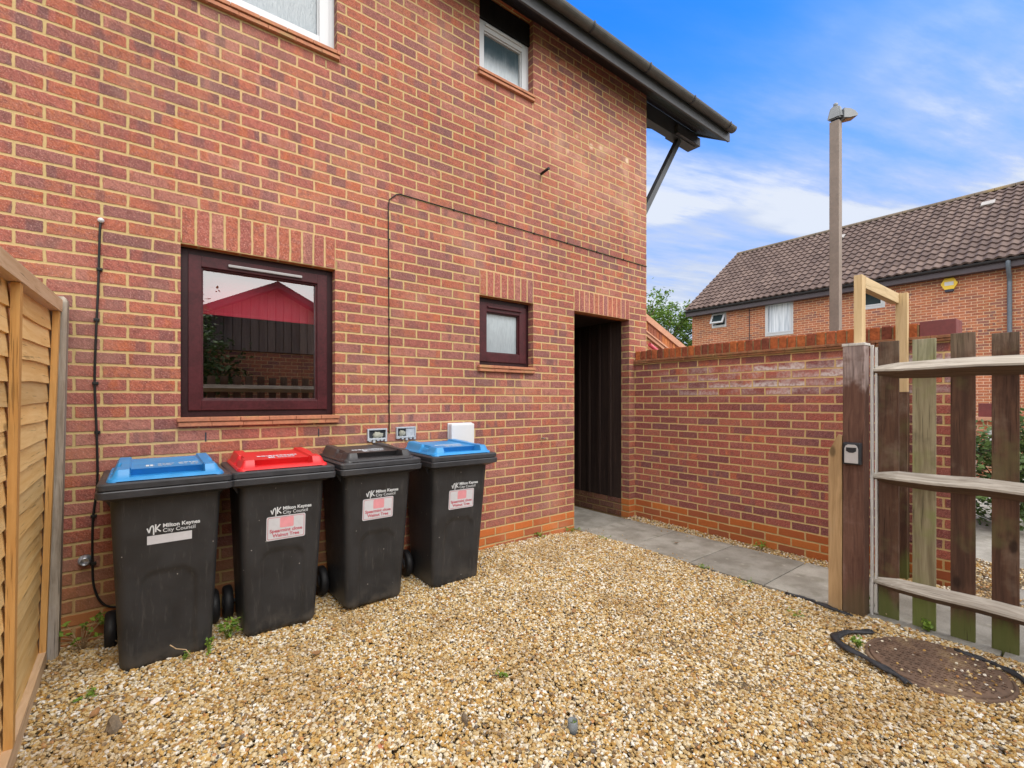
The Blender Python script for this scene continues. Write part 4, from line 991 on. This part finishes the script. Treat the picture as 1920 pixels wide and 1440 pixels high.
MB().box(-0.300, -0.252, -2.520, -2.450, 1.420, 2.162, bev=.003).build('upright', M['freshwood'], t)
MB().box(-1.148+.073, -0.301, -2.472, -2.424, 2.085, 2.160, bev=.003).build('crossbar', M['freshwoodx'], t)
t = thing('stop_post', 'slim dark post under the pale arch against the garden wall', 'post')
mb = MB().box(-0.298, -0.226, -2.518, -2.455, -0.05, 1.4185, bev=.003); mb.build('shaft', M['picket'], t)

# ------------------------------------------------------------------ lap fence on the left
t = thing('lap_fence', 'pale timber lap panel fence beside the leftmost bin', 'fence')
def fx(y, z):
    q = (y+0.15)/-0.85; qb = -5.196+q*0.019; qt = -5.142-q*0.013
    return qb+(qt-qb)*z/1.85
ztop = lambda y: 1.868+0.028*(y+.15)
def fbox(mb, y0, y1, z0f, z1f, d0, d1, n=6):
    """bar on the fence plane between heights z0f(y), z1f(y), standing d0..d1 in front of it"""
    vs, fs = [], []
    for k in range(n+1):
        y = y0+(y1-y0)*k/n
        for (d, zf) in ((d0, z0f), (d1, z0f), (d1, z1f), (d0, z1f)):
            z = zf(y); vs.append((fx(y, z)+d, y, z))
    for k in range(n):
        for q in range(4): fs.append((k*4+q, k*4+(q+1) % 4, (k+1)*4+(q+1) % 4, (k+1)*4+q))
    fs += [(0, 1, 2, 3), tuple(len(vs)-1-q for q in range(4))]
    mb.add(vs, fs)
YE = -2.05
mb = MB(); ns = 19; rs_ = random.Random(9)
for i in range(ns):
    zb = 0.10+i*(1.70/ns); wv = [rs_.uniform(-.012, .008) for _ in range(9)]; n = 26
    vs, fs = [], []
    ph = rs_.uniform(0, 6)
    for k in range(n+1):
        y = -0.16+(YE+.16)*k/n; w_ = 0.004*math.sin(y*3.0+ph)+0.002*math.sin(y*9+ph*2)
        z0 = zb+w_; z1 = zb+0.118; sag = 0.0
        for d, z in ((.004, z0), (.0135, z0), (.000, z1), (-.007, z1)):
            zz_ = z+0.028*(y+.15)*z/1.85; vs.append((fx(y, zz_)+d, y, zz_))
    for k in range(n):
        for q in range(4): fs.append((k*4+q, k*4+(q+1) % 4, (k+1)*4+(q+1) % 4, (k+1)*4+q))
    fs += [(0, 1, 2, 3), tuple(len(vs)-1-q for q in range(4))]
    mb.add(vs, fs)
mb.build('slats', M['fencepale'], t)
for (ya, yb) in ((-0.190, -0.150), (-1.020, -0.975), (-1.86, -1.815)):
    mb = MB(); fbox(mb, ya, yb, lambda y: 0.05, lambda y: ztop(y)-.062, 0.0155, 0.040); mb.build('batten', M['fencebat'], t)
    mb = MB(); fbox(mb, ya, yb, lambda y: 0.05, lambda y: ztop(y)-.062, -0.040, -0.016); mb.build('batten', M['fencebat'], t)
mb = MB(); fbox(mb, YE, -0.145, lambda y: ztop(y)-.060, ztop, -0.020, 0.046, 10); mb.build('capping_rail', M['fencecap'], t)
mb = MB(); fbox(mb, YE, -0.150, lambda y: 0.0, lambda y: 0.105, 0.0005, 0.040, 10); mb.build('bottom_rail', M['fencecap'], t)
tp = thing('fence_post', 'weathered grey post with rounded top where the lap fence meets the house', 'post')
mb = MB(); vs = []; 
for zq, w_ in ((-.1, .038), (0.0, .038), (.6, .038), (1.2, .038), (1.862, .038), (1.880, .034), (1.892, .022)):
    cx = -5.153+0.036*zq/1.88
    vs.append([(cx-w_, -0.100-.038*(w_/.038), zq), (cx+w_, -0.100-.038*(w_/.038), zq), (cx+w_, -0.100+.038*(w_/.038), zq), (cx-w_, -0.100+.038*(w_/.038), zq)])
loft(mb, vs, smooth=False); mb.build('shaft', M['greypost'], tp)

# ------------------------------------------------------------------ ramped wall, lamp post behind the garden wall
t = thing('ramped_wall', 'brick wall with sloping orange and pink coping beyond the house corner', 'wall')
rz_ = lambda x: 3.235-0.392*x
mb = MB(); mb.prism([(0.02, -0.1), (6.0, -0.1), (6.0, rz_(6.0)-.34), (0.02, rz_(0.02)-.34)], 'y', 1.02, 1.22); mb.build('wall', M['rampbrick'], t)
mb = MB(); mb.prism([(0.02, rz_(.02)-.338), (6.0, rz_(6)-.338), (6.0, rz_(6)-.290), (0.02, rz_(.02)-.290)], 'y', 0.985, 1.25); mb.prism([(0.02, rz_(.02)-.288), (6.0, rz_(6)-.288), (6.0, rz_(6)-.262), (0.02, rz_(.02)-.262)], 'y', 0.965, 1.26); mb.build('creasing_tile', M['pinktile'], t)
mb = MB(); x = 0.02
while x < 6.0:
    x2 = x+.066; mb.prism([(x, rz_(x)-.259), (x2, rz_(x2)-.259), (x2, rz_(x2)-.105), (x, rz_(x)-.105)], 'y', 1.0+random.uniform(-.002, .002), 1.23); x = x2+.008
mb.build('coping', M['orangetile'], t)
mb = MB(); mb.prism([(0.02, rz_(.02)-.103), (6.0, rz_(6)-.103), (6.0, rz_(6)), (0.02, rz_(.02))], 'y', 0.975, 1.25); mb.build('capping', M['pinktile'], t)
tag(MB().tube([(0.9, 0.60, 2.16), (1.45, 0.60, 1.92)], .028, 10).build('pink_pipe', M['pinkpipe']), 'short pink pipe showing above the coping by the house corner', 'pipe')

t = thing('lamp_post', 'square brown street lamp column rising behind the garden wall', 'lamp', (3.17, -0.985, 0))
MB().box(-.062, .062, -.062, .062, -.05, 5.42, bev=.006).build('column', M['lamp_post'], t)
MB().box(-.045, .045, -.045, .045, 5.42, 5.47).build('spigot', M['fargutter'], t)
mb = MB(); bm = bmesh.new(); bmesh.ops.create_cube(bm, size=1)
for v in bm.verts:
    s = .62 if v.co.z > 0 else 1.0
    v.co = Vector((v.co.x*.17*s, v.co.y*.185*s, 5.555+v.co.z*.185-(0 if v.co.z > 0 else (.02 if v.co.x < 0 else -.03))))
bmesh.ops.bevel(bm, geom=bm.edges[:], offset=.02, segments=2, affect='EDGES'); mb.bm(bm); mb.build('lamp_head', M['lamp_head'], t)
mb = MB(); mb.lathe([(.012, 5.645), (.03, 5.65), (.032, 5.69), (.02, 5.70)], 12); mb.build('photocell', M['lamp_head'], t)
mb = MB()
prof = [(0.0, -.01), (.09, -.015), (.16, -.045), (.205, -.095), (.198, -.115), (.08, -.145), (0, -.145)]
lx = lambda p: (p[0]*0.80, -p[0]*0.60)
vs = []; 
for sgn in (-1, 1):
    for p in prof: vs.append((.05+lx(p)[0]+sgn*.6*.07, -.05+lx(p)[1]+sgn*.8*.07, 5.60+p[1]))
n = len(prof); fs = [tuple(range(n)), tuple(range(2*n-1, n-1, -1))]+[(i, n+i, n+(i+1) % n, (i+1) % n) for i in range(n)]
mb.add(vs, fs); ls = mb.build('lamp_shade', M['lamp_head'], t)
mb = MB()
vs = [(.05+lx(p)[0]+sg*.6*.055, -.05+lx(p)[1]+sg*.8*.055, 5.60+p[1]-.006) for sg in (-1, 1) for p in ((.04, -.146), (.08, -.144), (.190, -.116))]
mb.add(vs, [(0, 1, 4, 3), (1, 2, 5, 4)]); mb.build('lens', M['lamp_lens'], ls)

# ------------------------------------------------------------------ far house
FX, FY0, FY1 = 12.3, 6.75, -14.0
h = thing('terraced_house', 'brick house with brown pantile roof beyond the garden wall', 'house')
mb = MB()
fw = [(5.36, 5.93, 4.13, 4.70), (3.07, 3.97, 3.60, 4.76), (0.60, 1.22, 4.10, 4.76)]
wallgrid(mb, FY1, FY0, -0.2, 4.86, fw, lambda u, v: (FX, u, v))
for (a, b_, c, d) in fw:
    mb.add([(FX, a, c), (FX, a, d), (FX+.12, a, d), (FX+.12, a, c)], [(0, 1, 2, 3)]); mb.add([(FX, b_, c), (FX+.12, b_, c), (FX+.12, b_, d), (FX, b_, d)], [(0, 1, 2, 3)])
    mb.add([(FX, a, c), (FX+.12, a, c), (FX+.12, b_, c), (FX, b_, c)], [(0, 1, 2, 3)])
mb.add([(FX, FY0, -.2), (FX+8, FY0, -.2), (FX+8, FY0, 4.86), (FX+3.9, FY0, 7.75), (FX, FY0, 4.86)], [(0, 1, 2, 3, 4)])
mb.build('wall', M['farbrick'], h)
def farwin(a, b_, c, d, pane, tilt=0.0, sill=True):
    mb = MB(); w_ = .06
    for (p, q, r_, s) in ((a, a+w_, c, d), (b_-w_, b_, c, d), (a+w_, b_-w_, d-w_, d), (a+w_, b_-w_, c, c+w_+.03)): mb.box(FX-.015, FX+.06, p, q, r_, s, bev=.006)
    f = mb.build('window', M['upvc'], h)
    MB().box(FX+.03, FX+.035, a+w_, b_-w_, c+w_, d-w_).build('pane', pane, f)
    if tilt:
        Mh = Matrix.Translation((FX-.02, 0, d-.05)) @ Matrix.Rotation(R(tilt), 4, 'Y')
        mb = MB(); H_ = d-c-.14; wq = .065
        for (p, q, r_, s) in ((a+.03, a+.03+wq, -H_, 0), (b_-.03-wq, b_-.03, -H_, 0), (a+.03+wq, b_-.03-wq, -wq, 0), (a+.03+wq, b_-.03-wq, -H_, -H_+wq)): mb.box(-.02, .02, p, q, r_, s, Mh, bev=.005)
        mb.build('sash', M['upvc'], f)
        MB().box(-.004, .004, a+.03+wq, b_-.03-wq, -H_+wq, -wq, Mh).build('sash_pane', M['darkpane'], f)
    else:
        mb = MB(); wq = .05; a2, b2, c2, d2 = a+w_-.01, b_-w_+.01, c+w_+.02, d-w_+.01
        for (p, q, r_, s) in ((a2, a2+wq, c2, d2), (b2-wq, b2, c2, d2), (a2+wq, b2-wq, d2-wq, d2), (a2+wq, b2-wq, c2, c2+wq)): mb.box(FX-.03, FX+.028, p, q, r_, s, bev=.006)
        mb.build('sash', M['upvc'], f)
farwin(*fw[0], M['darkpane'], tilt=28); farwin(*fw[1], M['netcurtain']); farwin(*fw[2], M['darkpane'])
# pantile roof: each course a wavy strip stepping over the one below
def pantiles():
    m, t, b = newmat('brown_pantile')
    g = t.node('ShaderNodeNewGeometry'); pos = g.outputs['Position']; x, y, z = t.sep(pos)
    colr = t.m('FLOOR', t.m('DIVIDE', t.m('SUBTRACT', y, FY0+.20), 0.20)); row = t.m('FLOOR', t.m('DIVIDE', z, 0.197))
    wn = t.node('ShaderNodeTexWhiteNoise', noise_dimensions='3D'); t.put(wn.inputs['Vector'], t.comb(colr, row, 2.0))
    c = t.ramp(wn.outputs['Value'], [(0, (0.080, 0.050, 0.043)), (0.5, (0.108, 0.070, 0.060)), (1.0, (0.145, 0.098, 0.083))])
    n = t.noise(pos, 14.0, 4.0, 0.65)
    c = t.mix(1.0, c, t.mix(n, (0.7,)*3, (1.3,)*3), 'MULTIPLY')
    c = t.mix(t.m('MULTIPLY', t.sstep(0.66, 0.72, t.noise(pos, 3.5, 5.0, 0.7)), 0.7), c, (0.40, 0.36, 0.31))
    t.put(b.inputs['Base Color'], c); b.inputs['Roughness'].default_value = 0.85
    M['pantile'] = m
    ry0, ry1 = FY0+.10, FY1; x0, z0, x1, z1 = FX-.33, 4.865, 16.2, 7.90
    L_ = math.hypot(x1-x0, z1-z0); ux, uz = (x1-x0)/L_, (z1-z0)/L_; nxv, nzv = -uz, ux
    ncourse = 16; V = []; F = []
    ys = np.arange(ry0, ry1, -0.025); wav = 0.046*np.power(np.abs(0.5+0.5*np.cos((ys-ry0)/0.20*2*np.pi)), 1.2)
    for k in range(ncourse):
        s0, s1 = L_*k/ncourse, L_*(k+1)/ncourse + 0.02
        o = len(V)
        for (s, lift) in ((s0, 0.000), (s0, 0.048), (s1, 0.006)):
            for yv, wv in zip(ys, wav):
                l_ = lift + (wv if lift > 0 else wv*0.9) + 0.02
                V.append((x0+ux*s+nxv*l_, yv, z0+uz*s+nzv*l_))
        n_ = len(ys)
        for r_ in range(2):
            for i in range(n_-1): F.append((o+r_*n_+i, o+r_*n_+i+1, o+(r_+1)*n_+i+1, o+(r_+1)*n_+i))
    mb = MB(); mb.add(V, F, None, False)
    rf = mb.build('roof', M['pantile'], h)
    mb = MB(); mb.add([(x0, ry0-.02, z0), (x0, ry1, z0), (x1, ry1, z1), (x1, ry0-.02, z1), (2*x1-x0, ry1, z0), (2*x1-x0, ry0-.02, z0)], [(0, 1, 2, 3), (3, 2, 4, 5)]); mb.build('roof_underlay', M['roof_dark'], rf)
    mb = MB(); yv = ry0
    while yv > ry1:
        arc = [(x1+.13*math.cos(a), z1+.01+.12*math.sin(a)) for a in np.linspace(0, math.pi, 9)]
        mb.prism(arc, 'y', yv, yv-.44); yv -= .45
    mb.build('ridge_tile', plain('ridge_tile', (0.14, 0.105, 0.075), 0.85, var=0.4, scale=9, dirt=((0.26, 0.18, 0.06), 0.8)), rf)
    mb = MB()
    for (s, yv) in ((L_*.80, 2.65), (L_*.78, -1.2)):
        Mv = Matrix.Translation((x0+ux*s+nxv*.09, yv, z0+uz*s+nzv*.09)) @ Matrix.Rotation(-math.atan2(uz, ux), 4, 'Y')
        mb.box(-.14, .14, -.15, .15, -.02, .035, Mv, bev=.012)
    mb.build('roof_vent', plain('roof_vent', (0.34, 0.32, 0.31), 0.7), rf)
    mb = MB()
    mb.prism([(x0+.02, z0-.16), (x1, z1-.18), (x1, z1+.02), (x0+.02, z0+.02)], 'y', ry0+.0, ry0-.03); mb.build('bargeboard', M['farfascia'], h)
pantiles()
MB().box(FX-.30, FX-.275, FY1, FY0+.1, 4.66, 4.86).build('fascia', M['farfascia'], h)
MB().box(FX-.275, FX-.002, FY1, FY0+.09, 4.672, 4.69).build('soffit', M['farfascia'], h)
mb = MB(); arc = [(FX-.355+.06*math.cos(a), 4.865+.06*math.sin(a)) for a in np.linspace(math.pi, 2*math.pi, 9)]; mb.prism(arc, 'y', FY1, FY0+.1); mb.build('gutter', M['fargutter'], h)
mb = MB(); mb.tube(smooth([(FX-.34, -1.915, 4.84), (FX-.34, -1.915, 4.72), (FX-.25, -1.915, 4.58), (FX-.11, -1.915, 4.44), (FX-.06, -1.915, 4.34), (FX-.06, -1.915, 4.2), (FX-.06, -1.915, 0.0)], 4), .045, 10)
mb.build('downpipe', M['downpipe'], h)
mb = MB(); mb.box(FX-.012, FX-.001, 4.505, 4.525, 0, 4.65)
mb.build('movement_joint', M['void'], h)
t = thing('burglar_alarm', 'yellow hexagonal alarm box on the far brick house', 'alarm')
hx = [(-.99+.0+.19*0, 4.50)]
cyv, czv = -0.80, 4.50
hexa = [(cyv-.17, czv), (cyv-.09, czv+.15), (cyv+.09, czv+.15), (cyv+.17, czv), (cyv+.09, czv-.15), (cyv-.09, czv-.15)]
MB().prism(hexa, 'x', FX-.09, FX-.002).build('cover', M['yellow'], t)
MB().prism([(cyv-.09, czv-.05), (cyv-.09, czv+.05), (cyv+.09, czv+.05), (cyv+.09, czv-.05)], 'x', FX-.094, FX-.0905).build('badge', M['white_plastic'], t)
MB().box(FX-.085, FX-.004, cyv-.085, cyv+.085, czv-.21, czv-.152).build('strobe', M['navy'], t)

# pier and bush seen between the pickets
t = thing('brick_pier', 'small brick pier with tile cap glimpsed between the pickets', 'pier')
MB().box(6.0, 6.35, -2.43, -2.10, -.1, 1.03).build('shaft', M['farbrick'], t)
MB().box(5.94, 6.41, -2.49, -2.04, 1.031, 1.09, bev=.005).build('tile_cap', M['pinktile'], t)
MB().box(6.02, 6.33, -2.41, -2.12, 1.0905, 1.31, bev=.004).build('top_course', M['engbrick'], t)
MB().box(5.962, 5.999, -2.33, -2.24, .55, .92, bev=.004).build('name_plate', M['white_plastic'], t)

def leaves(mb, pts, size, rnd, flat=0.5):
    for p in pts:
        s = size*rnd.uniform(.6, 1.3); a = Vector((rnd.gauss(0, 1), rnd.gauss(0, 1), rnd.gauss(0, .5))).normalized()
        n = Vector((rnd.gauss(0, .6), rnd.gauss(0, .6), 1)).normalized(); b_ = n.cross(a)
        if b_.length < .1: continue
        b_.normalize(); p = Vector(p)
        mb.add([p-a*s*.5, p+b_*s*.27, p+a*s*.5+n*s*.08, p-b_*s*.27], [(0, 1, 2, 3)])
def tree(name, label, cat, loc, h0, height, rad, nclump, nleaf, lsize, mat, seed, trunk_r=.14, clump=.55, group=None):
    r = random.Random(seed); t = thing(name, label, cat, loc, 0, group)
    mb = MB(); tips = []
    top = Vector((r.uniform(-.2, .2), r.uniform(-.2, .2), height*.75))
    mb.tube([(0, 0, -.1), (0.03, .02, height*.25), top*.6, top], trunk_r, 8, rs=[trunk_r*1.2, trunk_r, trunk_r*.7, trunk_r*.25])
    for i in range(nclump):
        while True:
            v = Vector((r.uniform(-1, 1), r.uniform(-1, 1), r.uniform(-1, 1)))
            if .35 < v.length < 1: break
        q = Vector((v.x*rad, v.y*rad, h0+(height-h0)*(.5+.5*v.z))); tips.append(q)
        st = Vector((0, 0, min(q.z*.7, height*.6))); md = (st+q)/2+Vector((0, 0, .15))
        mb.tube([st, md, q], .03, 5, rs=[trunk_r*.35, trunk_r*.2, .008])
    mb.build('trunk', M['bark'], t)
    mb = MB()
    for q in tips:
        c = clump*r.uniform(.6, 1.25)
        leaves(mb, [q+Vector((r.gauss(0, c*.5), r.gauss(0, c*.5), r.gauss(0, c*.4))) for _ in range(int(nleaf*r.uniform(.6, 1.3)))], lsize, r)
        for s in range(3):      # loose sprays past the outline
            d = Vector((r.gauss(0, 1), r.gauss(0, 1), r.gauss(.5, .8))).normalized()
            leaves(mb, [q+d*c*(.7+.09*k)+Vector((r.gauss(0, .06), r.gauss(0, .06), r.gauss(0, .06))) for k in range(9)], lsize, r)
    mb.build('crown', mat, t); return t
tree('leafy_tree', 'green leafy tree between the house corner and the pantiled house', 'tree', (15.6, 10.2, 0), 2.6, 6.2, 2.1, 60, 110, .17, M['treeleaf'], 3)
tree('leafy_tree', 'taller green tree showing as loose sprays beside the house corner', 'tree', (12.2, 9.3, 0), 2.4, 6.4, 1.5, 30, 75, .17, M['treeleaf'], 8)
tree('garden_shrub', 'dense dark green shrub seen through the picket fence', 'shrub', (2.75, -2.72, 0), 0.0, 1.12, .62, 40, 90, .075, M['shrubleaf'], 5, .03, .22)
tree('leafy_tree', 'dark leaved tree reflected in the kitchen window', 'tree', (-4.15, -6.0, 0), 1.3, 3.0, .62, 34, 90, .09, M['shrubleaf'], 14, .07, .35)

# garage across the yard, seen as a reflection in the kitchen window
t = thing('timber_garage', 'brick garage with dark boarded gable reflected in the kitchen window', 'garage')
gx, gh, ge = -2.72, 3.72, 1.9
MB().box(gx-2.7, gx+2.7, -8.9, -6.75, -.1, 2.32).build('wall', M['garagebrick'], t)
mb = MB(); sl_ = .50
x = gx-2.7
while x < gx+2.7:
    x2 = min(x+.15, gx+2.7); zz0 = gh-.14-abs(x-gx)*sl_; zz1 = gh-.14-abs(x2-gx)*sl_
    if min(zz0, zz1) > 2.335: mb.prism([(x+.006, 2.33), (x2-.006, 2.33), (x2-.006, zz1), (x+.006, zz0)], 'y', -6.76, -6.72)
    x = x2
mb.prism([(gx-2.45, 2.325), (gx+2.45, 2.325), (gx, gh-.16)], 'y', -8.9, -6.765)
mb.build('gable_cladding', M['garage_clad'], t)
mb = MB(); mb.prism([(gx-3, gh-3*sl_), (gx, gh), (gx+3, gh-3*sl_), (gx+3, gh-3*sl_-.12), (gx, gh-.13), (gx-3, gh-3*sl_-.12)], 'y', -9.0, -6.5); mb.build('roof', M['roof_dark'], t)

# ------------------------------------------------------------------ small things on the gravel
t = thing('manhole_cover', 'round rusty manhole cover half buried in the gravel', 'manhole cover', (-1.59, -2.90, 0.0))
mb = MB(); mb.lathe([(.292, -.06), (.290, .006), (.284, .010), (.276, .010), (.274, .004)], 48); mb.build('frame', M['iron'], t)
mb = MB(); mb.lathe([(.270, -.03), (.270, .012), (.266, .015), (.02, .016)], 48)
for i in range(-9, 10):
    for j in range(-9, 10):
        if math.hypot(i, j)*.027 < .245:
            mb.box(-.010, .010, -.0045, .0045, 0, .0195, Matrix.Translation((i*.027, j*.027, 0)) @ Matrix.Rotation(R(90*((i+j) % 2)), 4, 'Z'))
mb.build('lid', M['iron'], t)
def ribbon(name, label, pts, w, mat, z=.02):
    mb = MB(); P = smooth(pts, 5); vs = []; n = len(P)
    for i, p in enumerate(P):
        d = (P[min(i+1, n-1)]-P[max(i-1, 0)]); d.z = 0; d.normalize(); q = Vector((-d.y, d.x, 0))
        ww = w*(.55+.45*math.sin(i*.9)*.5+.35*math.sin(math.pi*i/(n-1)))
        k = .01*math.sin(i*1.3)
        vs += [p-q*ww, p-q*ww*.3+Vector((0, 0, .009+k*.5)), p+q*ww*.4+Vector((0, 0, .006-k*.5)), p+q*ww]
    fs = [(i*4+k, i*4+k+1, i*4+k+5, i*4+k+4) for i in range(n-1) for k in range(3)]
    mb.add(vs, fs, None, True); o = mb.build(name, mat); md = o.modifiers.new('thick', 'SOLIDIFY'); md.thickness = .003
    return tag(o, label, 'membrane')
ribbon('weed_membrane', 'crumpled black membrane edge curling through gravel left of the manhole', [(-1.44, -2.60, .012), (-1.56, -2.52, .016), (-1.69, -2.49, .018), (-1.77, -2.56, .018), (-1.82, -2.68, .018), (-1.87, -2.80, .014), (-1.91, -2.86, .008)], .026, M['membrane'])
ribbon('weed_membrane', 'torn black membrane strip in the gravel right of the manhole', [(-1.33, -2.93, .012), (-1.36, -3.06, .016), (-1.42, -3.17, .016), (-1.52, -3.22, .012)], .02, M['membrane'])
ribbon('weed_membrane', 'black membrane edge along the path at the foot of the gate post', [(-1.235, -2.05, .004), (-1.245, -2.2, .012), (-1.275, -2.35, .012), (-1.285, -2.46, .006)], .018, M['membrane'])
t = thing('pipe_stub', 'cut grey plastic pipe standing in the gravel with moss inside', 'pipe', (-3.375, -2.085, 0), 0)
mb = MB(); mb.lathe([(.021, -.03), (.021, .040), (.018, .040), (.018, .012)], 20); mb.build('tube', M['pipegrey'], t)
mb = MB(); r = random.Random(2); leaves(mb, [(r.gauss(0, .007), r.gauss(0, .007), .024+r.uniform(0, .01)) for _ in range(14)], .014, r); mb.build('moss', M['leafy'], t)
def rock(name, label, cat, loc, s, mat, seed, rz=0):
    bm = bmesh.new(); bmesh.ops.create_icosphere(bm, subdivisions=2, radius=1); r = random.Random(seed); ph = [r.uniform(0, 6) for _ in range(4)]
    for v in bm.verts:
        k = 1+.16*math.sin(v.co.x*3+ph[0])+.13*math.sin(v.co.y*4+ph[1])+.1*math.sin(v.co.z*5+ph[2]); v.co = Vector((v.co.x*s[0]*k, v.co.y*s[1]*k, v.co.z*s[2]*k))
    o = MB().bm(bm, None, False).build(name, mat); o.location = loc; o.rotation_euler = (r.uniform(-.3, .3), r.uniform(-.3, .3), rz); return tag(o, label, cat)
rock('dark_stone', 'dark brown stone standing proud of the gravel left of the pipe', 'stone', (-3.715, -1.795, .022), (.014, .018, .030), M['conc_frag'], 1)
rock('terracotta_piece', 'flat orange terracotta fragment in the front gravel', 'fragment', (-4.030, -1.70, .012), (.036, .020, .008), M['terracotta'], 2, .4)
rock('white_pebble', 'large pale white pebble in front of the first bin', 'stone', (-4.728, -.825, .014), (.030, .016, .011), M['pebblewhite'], 3, .2)
rock('concrete_lump', 'weathered brown lump sticking up near the lap fence', 'fragment', (-4.862, -.955, .022), (.030, .022, .042), M['conc_frag'], 4)

def weed(label, loc, n, sp, hgt, lsize, seed, twigs=0):
    r = random.Random(seed); t = thing('weed', label, 'weed', loc, 0, 'weeds growing through the gravel')
    mb = MB(); pts = []
    for i in range(n):
        a = r.uniform(0, 6.28); d = sp*math.sqrt(r.random()); p = Vector((d*math.cos(a), d*math.sin(a), hgt*r.uniform(.25, 1)))
        mb.tube([(0, 0, -.01), p*.5+Vector((0, 0, hgt*.15)), p], .0012, 4); pts += [p+Vector((r.gauss(0, .006), r.gauss(0, .006), r.gauss(0, .006))) for _ in range(5)]
    for i in range(twigs):
        a = r.uniform(0, 6.28); l_ = r.uniform(.09, .2)
        mb.tube([(0, 0, .01), (l_*.5*math.cos(a), l_*.5*math.sin(a), .05*r.random()+.02), (l_*math.cos(a+.2), l_*math.sin(a+.2), .09*r.random())], .002, 5)
    mb.build('stem', M['twig'] if twigs else M['leafy'], t)
    mb = MB(); leaves(mb, pts, lsize, r); mb.build('leaves', M['leafy'], t)
weed('straggly weed with dry twigs at the foot of the weathered fence post', (-5.03, -.10, .03), 16, .10, .17, .030, 1, 9)
weed('bright clover weed between the wheels of the blue and red bins', (-4.395, -.36, .01), 22, .06, .10, .028, 2)
weed('small sprig at the front right foot of the first blue bin', (-4.50, -.50, .01), 10, .03, .07, .020, 3)
weed('tiny weed at the front foot of the first blue bin', (-4.60, -.485, .01), 7, .025, .03, .018, 4)
weed('low weed where the gravel meets the wall beside the doorway', (-1.32, -.05, .02), 14, .08, .04, .024, 5)
weed('low weed at the brick corner left of the doorway', (-1.75, -.05, .03), 9, .05, .035, .022, 6)
weed('weed strip along the path edge near the doorway', (-1.25, -.42, .01), 9, .07, .026, .015, 7)
weed('weed along the path edge at its middle slab', (-1.25, -1.45, .01), 8, .06, .026, .015, 8)
weed('weed at the path edge left of the gate post', (-1.28, -1.80, .01), 7, .05, .026, .015, 9)
weed('tuft growing at the foot of the mossy picket', (-1.17, -2.80, .01), 12, .035, .06, .024, 10)
weed('bright sprig inside the black membrane curl by the manhole', (-1.70, -2.60, .015), 12, .035, .04, .022, 11)
weed('scattered weed in open gravel before the gate post', (-1.55, -2.25, .01), 7, .06, .026, .015, 12)
weed('lone small weed in the middle of the gravel', (-3.40, -1.62, .01), 7, .03, .025, .018, 13)
weed('small weed beside the lap fence at the front', (-4.98, -.62, .02), 9, .045, .03, .020, 14)
weed('weed in the gravel strip under the garden wall', (-.34, -1.5, .01), 12, .06, .05, .024, 15)
weed('leafy sprout in the gap between gate post and first picket', (-1.13, -2.48, .01), 12, .03, .10, .024, 16)
tag(MB().tube([(-4.56, -.56, .02), (-4.60, -.545, .085), (-4.64, -.54, .10), (-4.665, -.535, .125)], .0028, 5).build('dry_twig', M['twig']), 'forked dry twig leaning on the front of the first blue bin', 'twig')

def dry_leaf(label, loc, s_, rz, seed):
    r = random.Random(seed); n = 7; V = []; F = []
    for i in range(n):
        q = i/(n-1); w_ = s_*.30*math.sin(math.pi*min(1, q*.96+.03))**.8; x_ = (q-.5)*s_; lift = .18*s_*(2*q-1)**2
        V += [(x_, -w_, lift+.35*w_), (x_, 0, lift), (x_, w_, lift+.30*w_)]
    for i in range(n-1):
        for k in range(2): F.append((i*3+k, i*3+k+1, i*3+k+4, i*3+k+3))
    o = MB().add(V, F, None, True).build('dry_leaf', M['deadleaf']); o.location = loc; o.rotation_euler = (r.uniform(-.3, .3), r.uniform(-.3, .3), rz)
    return tag(o, label, 'leaf', 'dead leaves on the gravel')
M['deadleaf'] = plain('dead_leaf', (0.26, 0.13, 0.05), 0.8, var=0.35, scale=60)
for i, (lb, x, y, sz) in enumerate((('brown dead leaf on the gravel in front of the red lidded bin', -4.05, -.86, .055), ('brown dead leaf on the gravel before the black lidded bin', -3.30, -.95, .045),
        ('brown dead leaf lying near the path edge by the doorway', -1.52, -.55, .045), ('curled dead leaf in the middle of the open gravel', -2.62, -1.35, .05),
        ('dead leaf beside the cut grey pipe', -3.22, -2.12, .04), ('dead leaf resting on the rusty manhole cover', -1.55, -2.82, .045),
        ('dead leaf on the second paving slab from the doorway', -.85, -.95, .05), ('dead leaf against the orange base of the garden wall', -.32, -1.05, .05),
        ('dead leaf between the white pebble and the lap fence', -4.93, -.80, .05), ('dead leaf on the gravel left of the membrane curl', -2.05, -2.40, .045))):
    dry_leaf(lb, (x, y, float(gz(x, y))+.016 if x < -1.25 else .020), sz, i*1.3, i)
for i, (lb, x, y, l_, rz) in enumerate((('thin bent twig on the gravel right of the last bin', -2.35, -.75, .16, .4), ('thin twig lying in the front gravel left of the pipe', -3.62, -1.98, .14, 2.2),
        ('long thin twig on the gravel near the gate post', -1.75, -1.95, .22, 1.1), ('short twig on the gravel by the lap fence', -4.85, -.70, .12, 2.8), ('thin twig in the gravel centre', -2.9, -1.75, .15, .9))):
    r = random.Random(40+i); zb = float(gz(x, y))+.014
    pts = [(x+math.cos(rz)*l_*k/4+r.uniform(-.006, .006), y+math.sin(rz)*l_*k/4+r.uniform(-.006, .006), zb+r.uniform(0, .012)) for k in range(5)]
    tag(MB().tube(pts, .0022, 5, rs=[.003, .0026, .0022, .0018, .0012]).build('twig', M['twig']), lb, 'twig', 'twigs on the gravel')
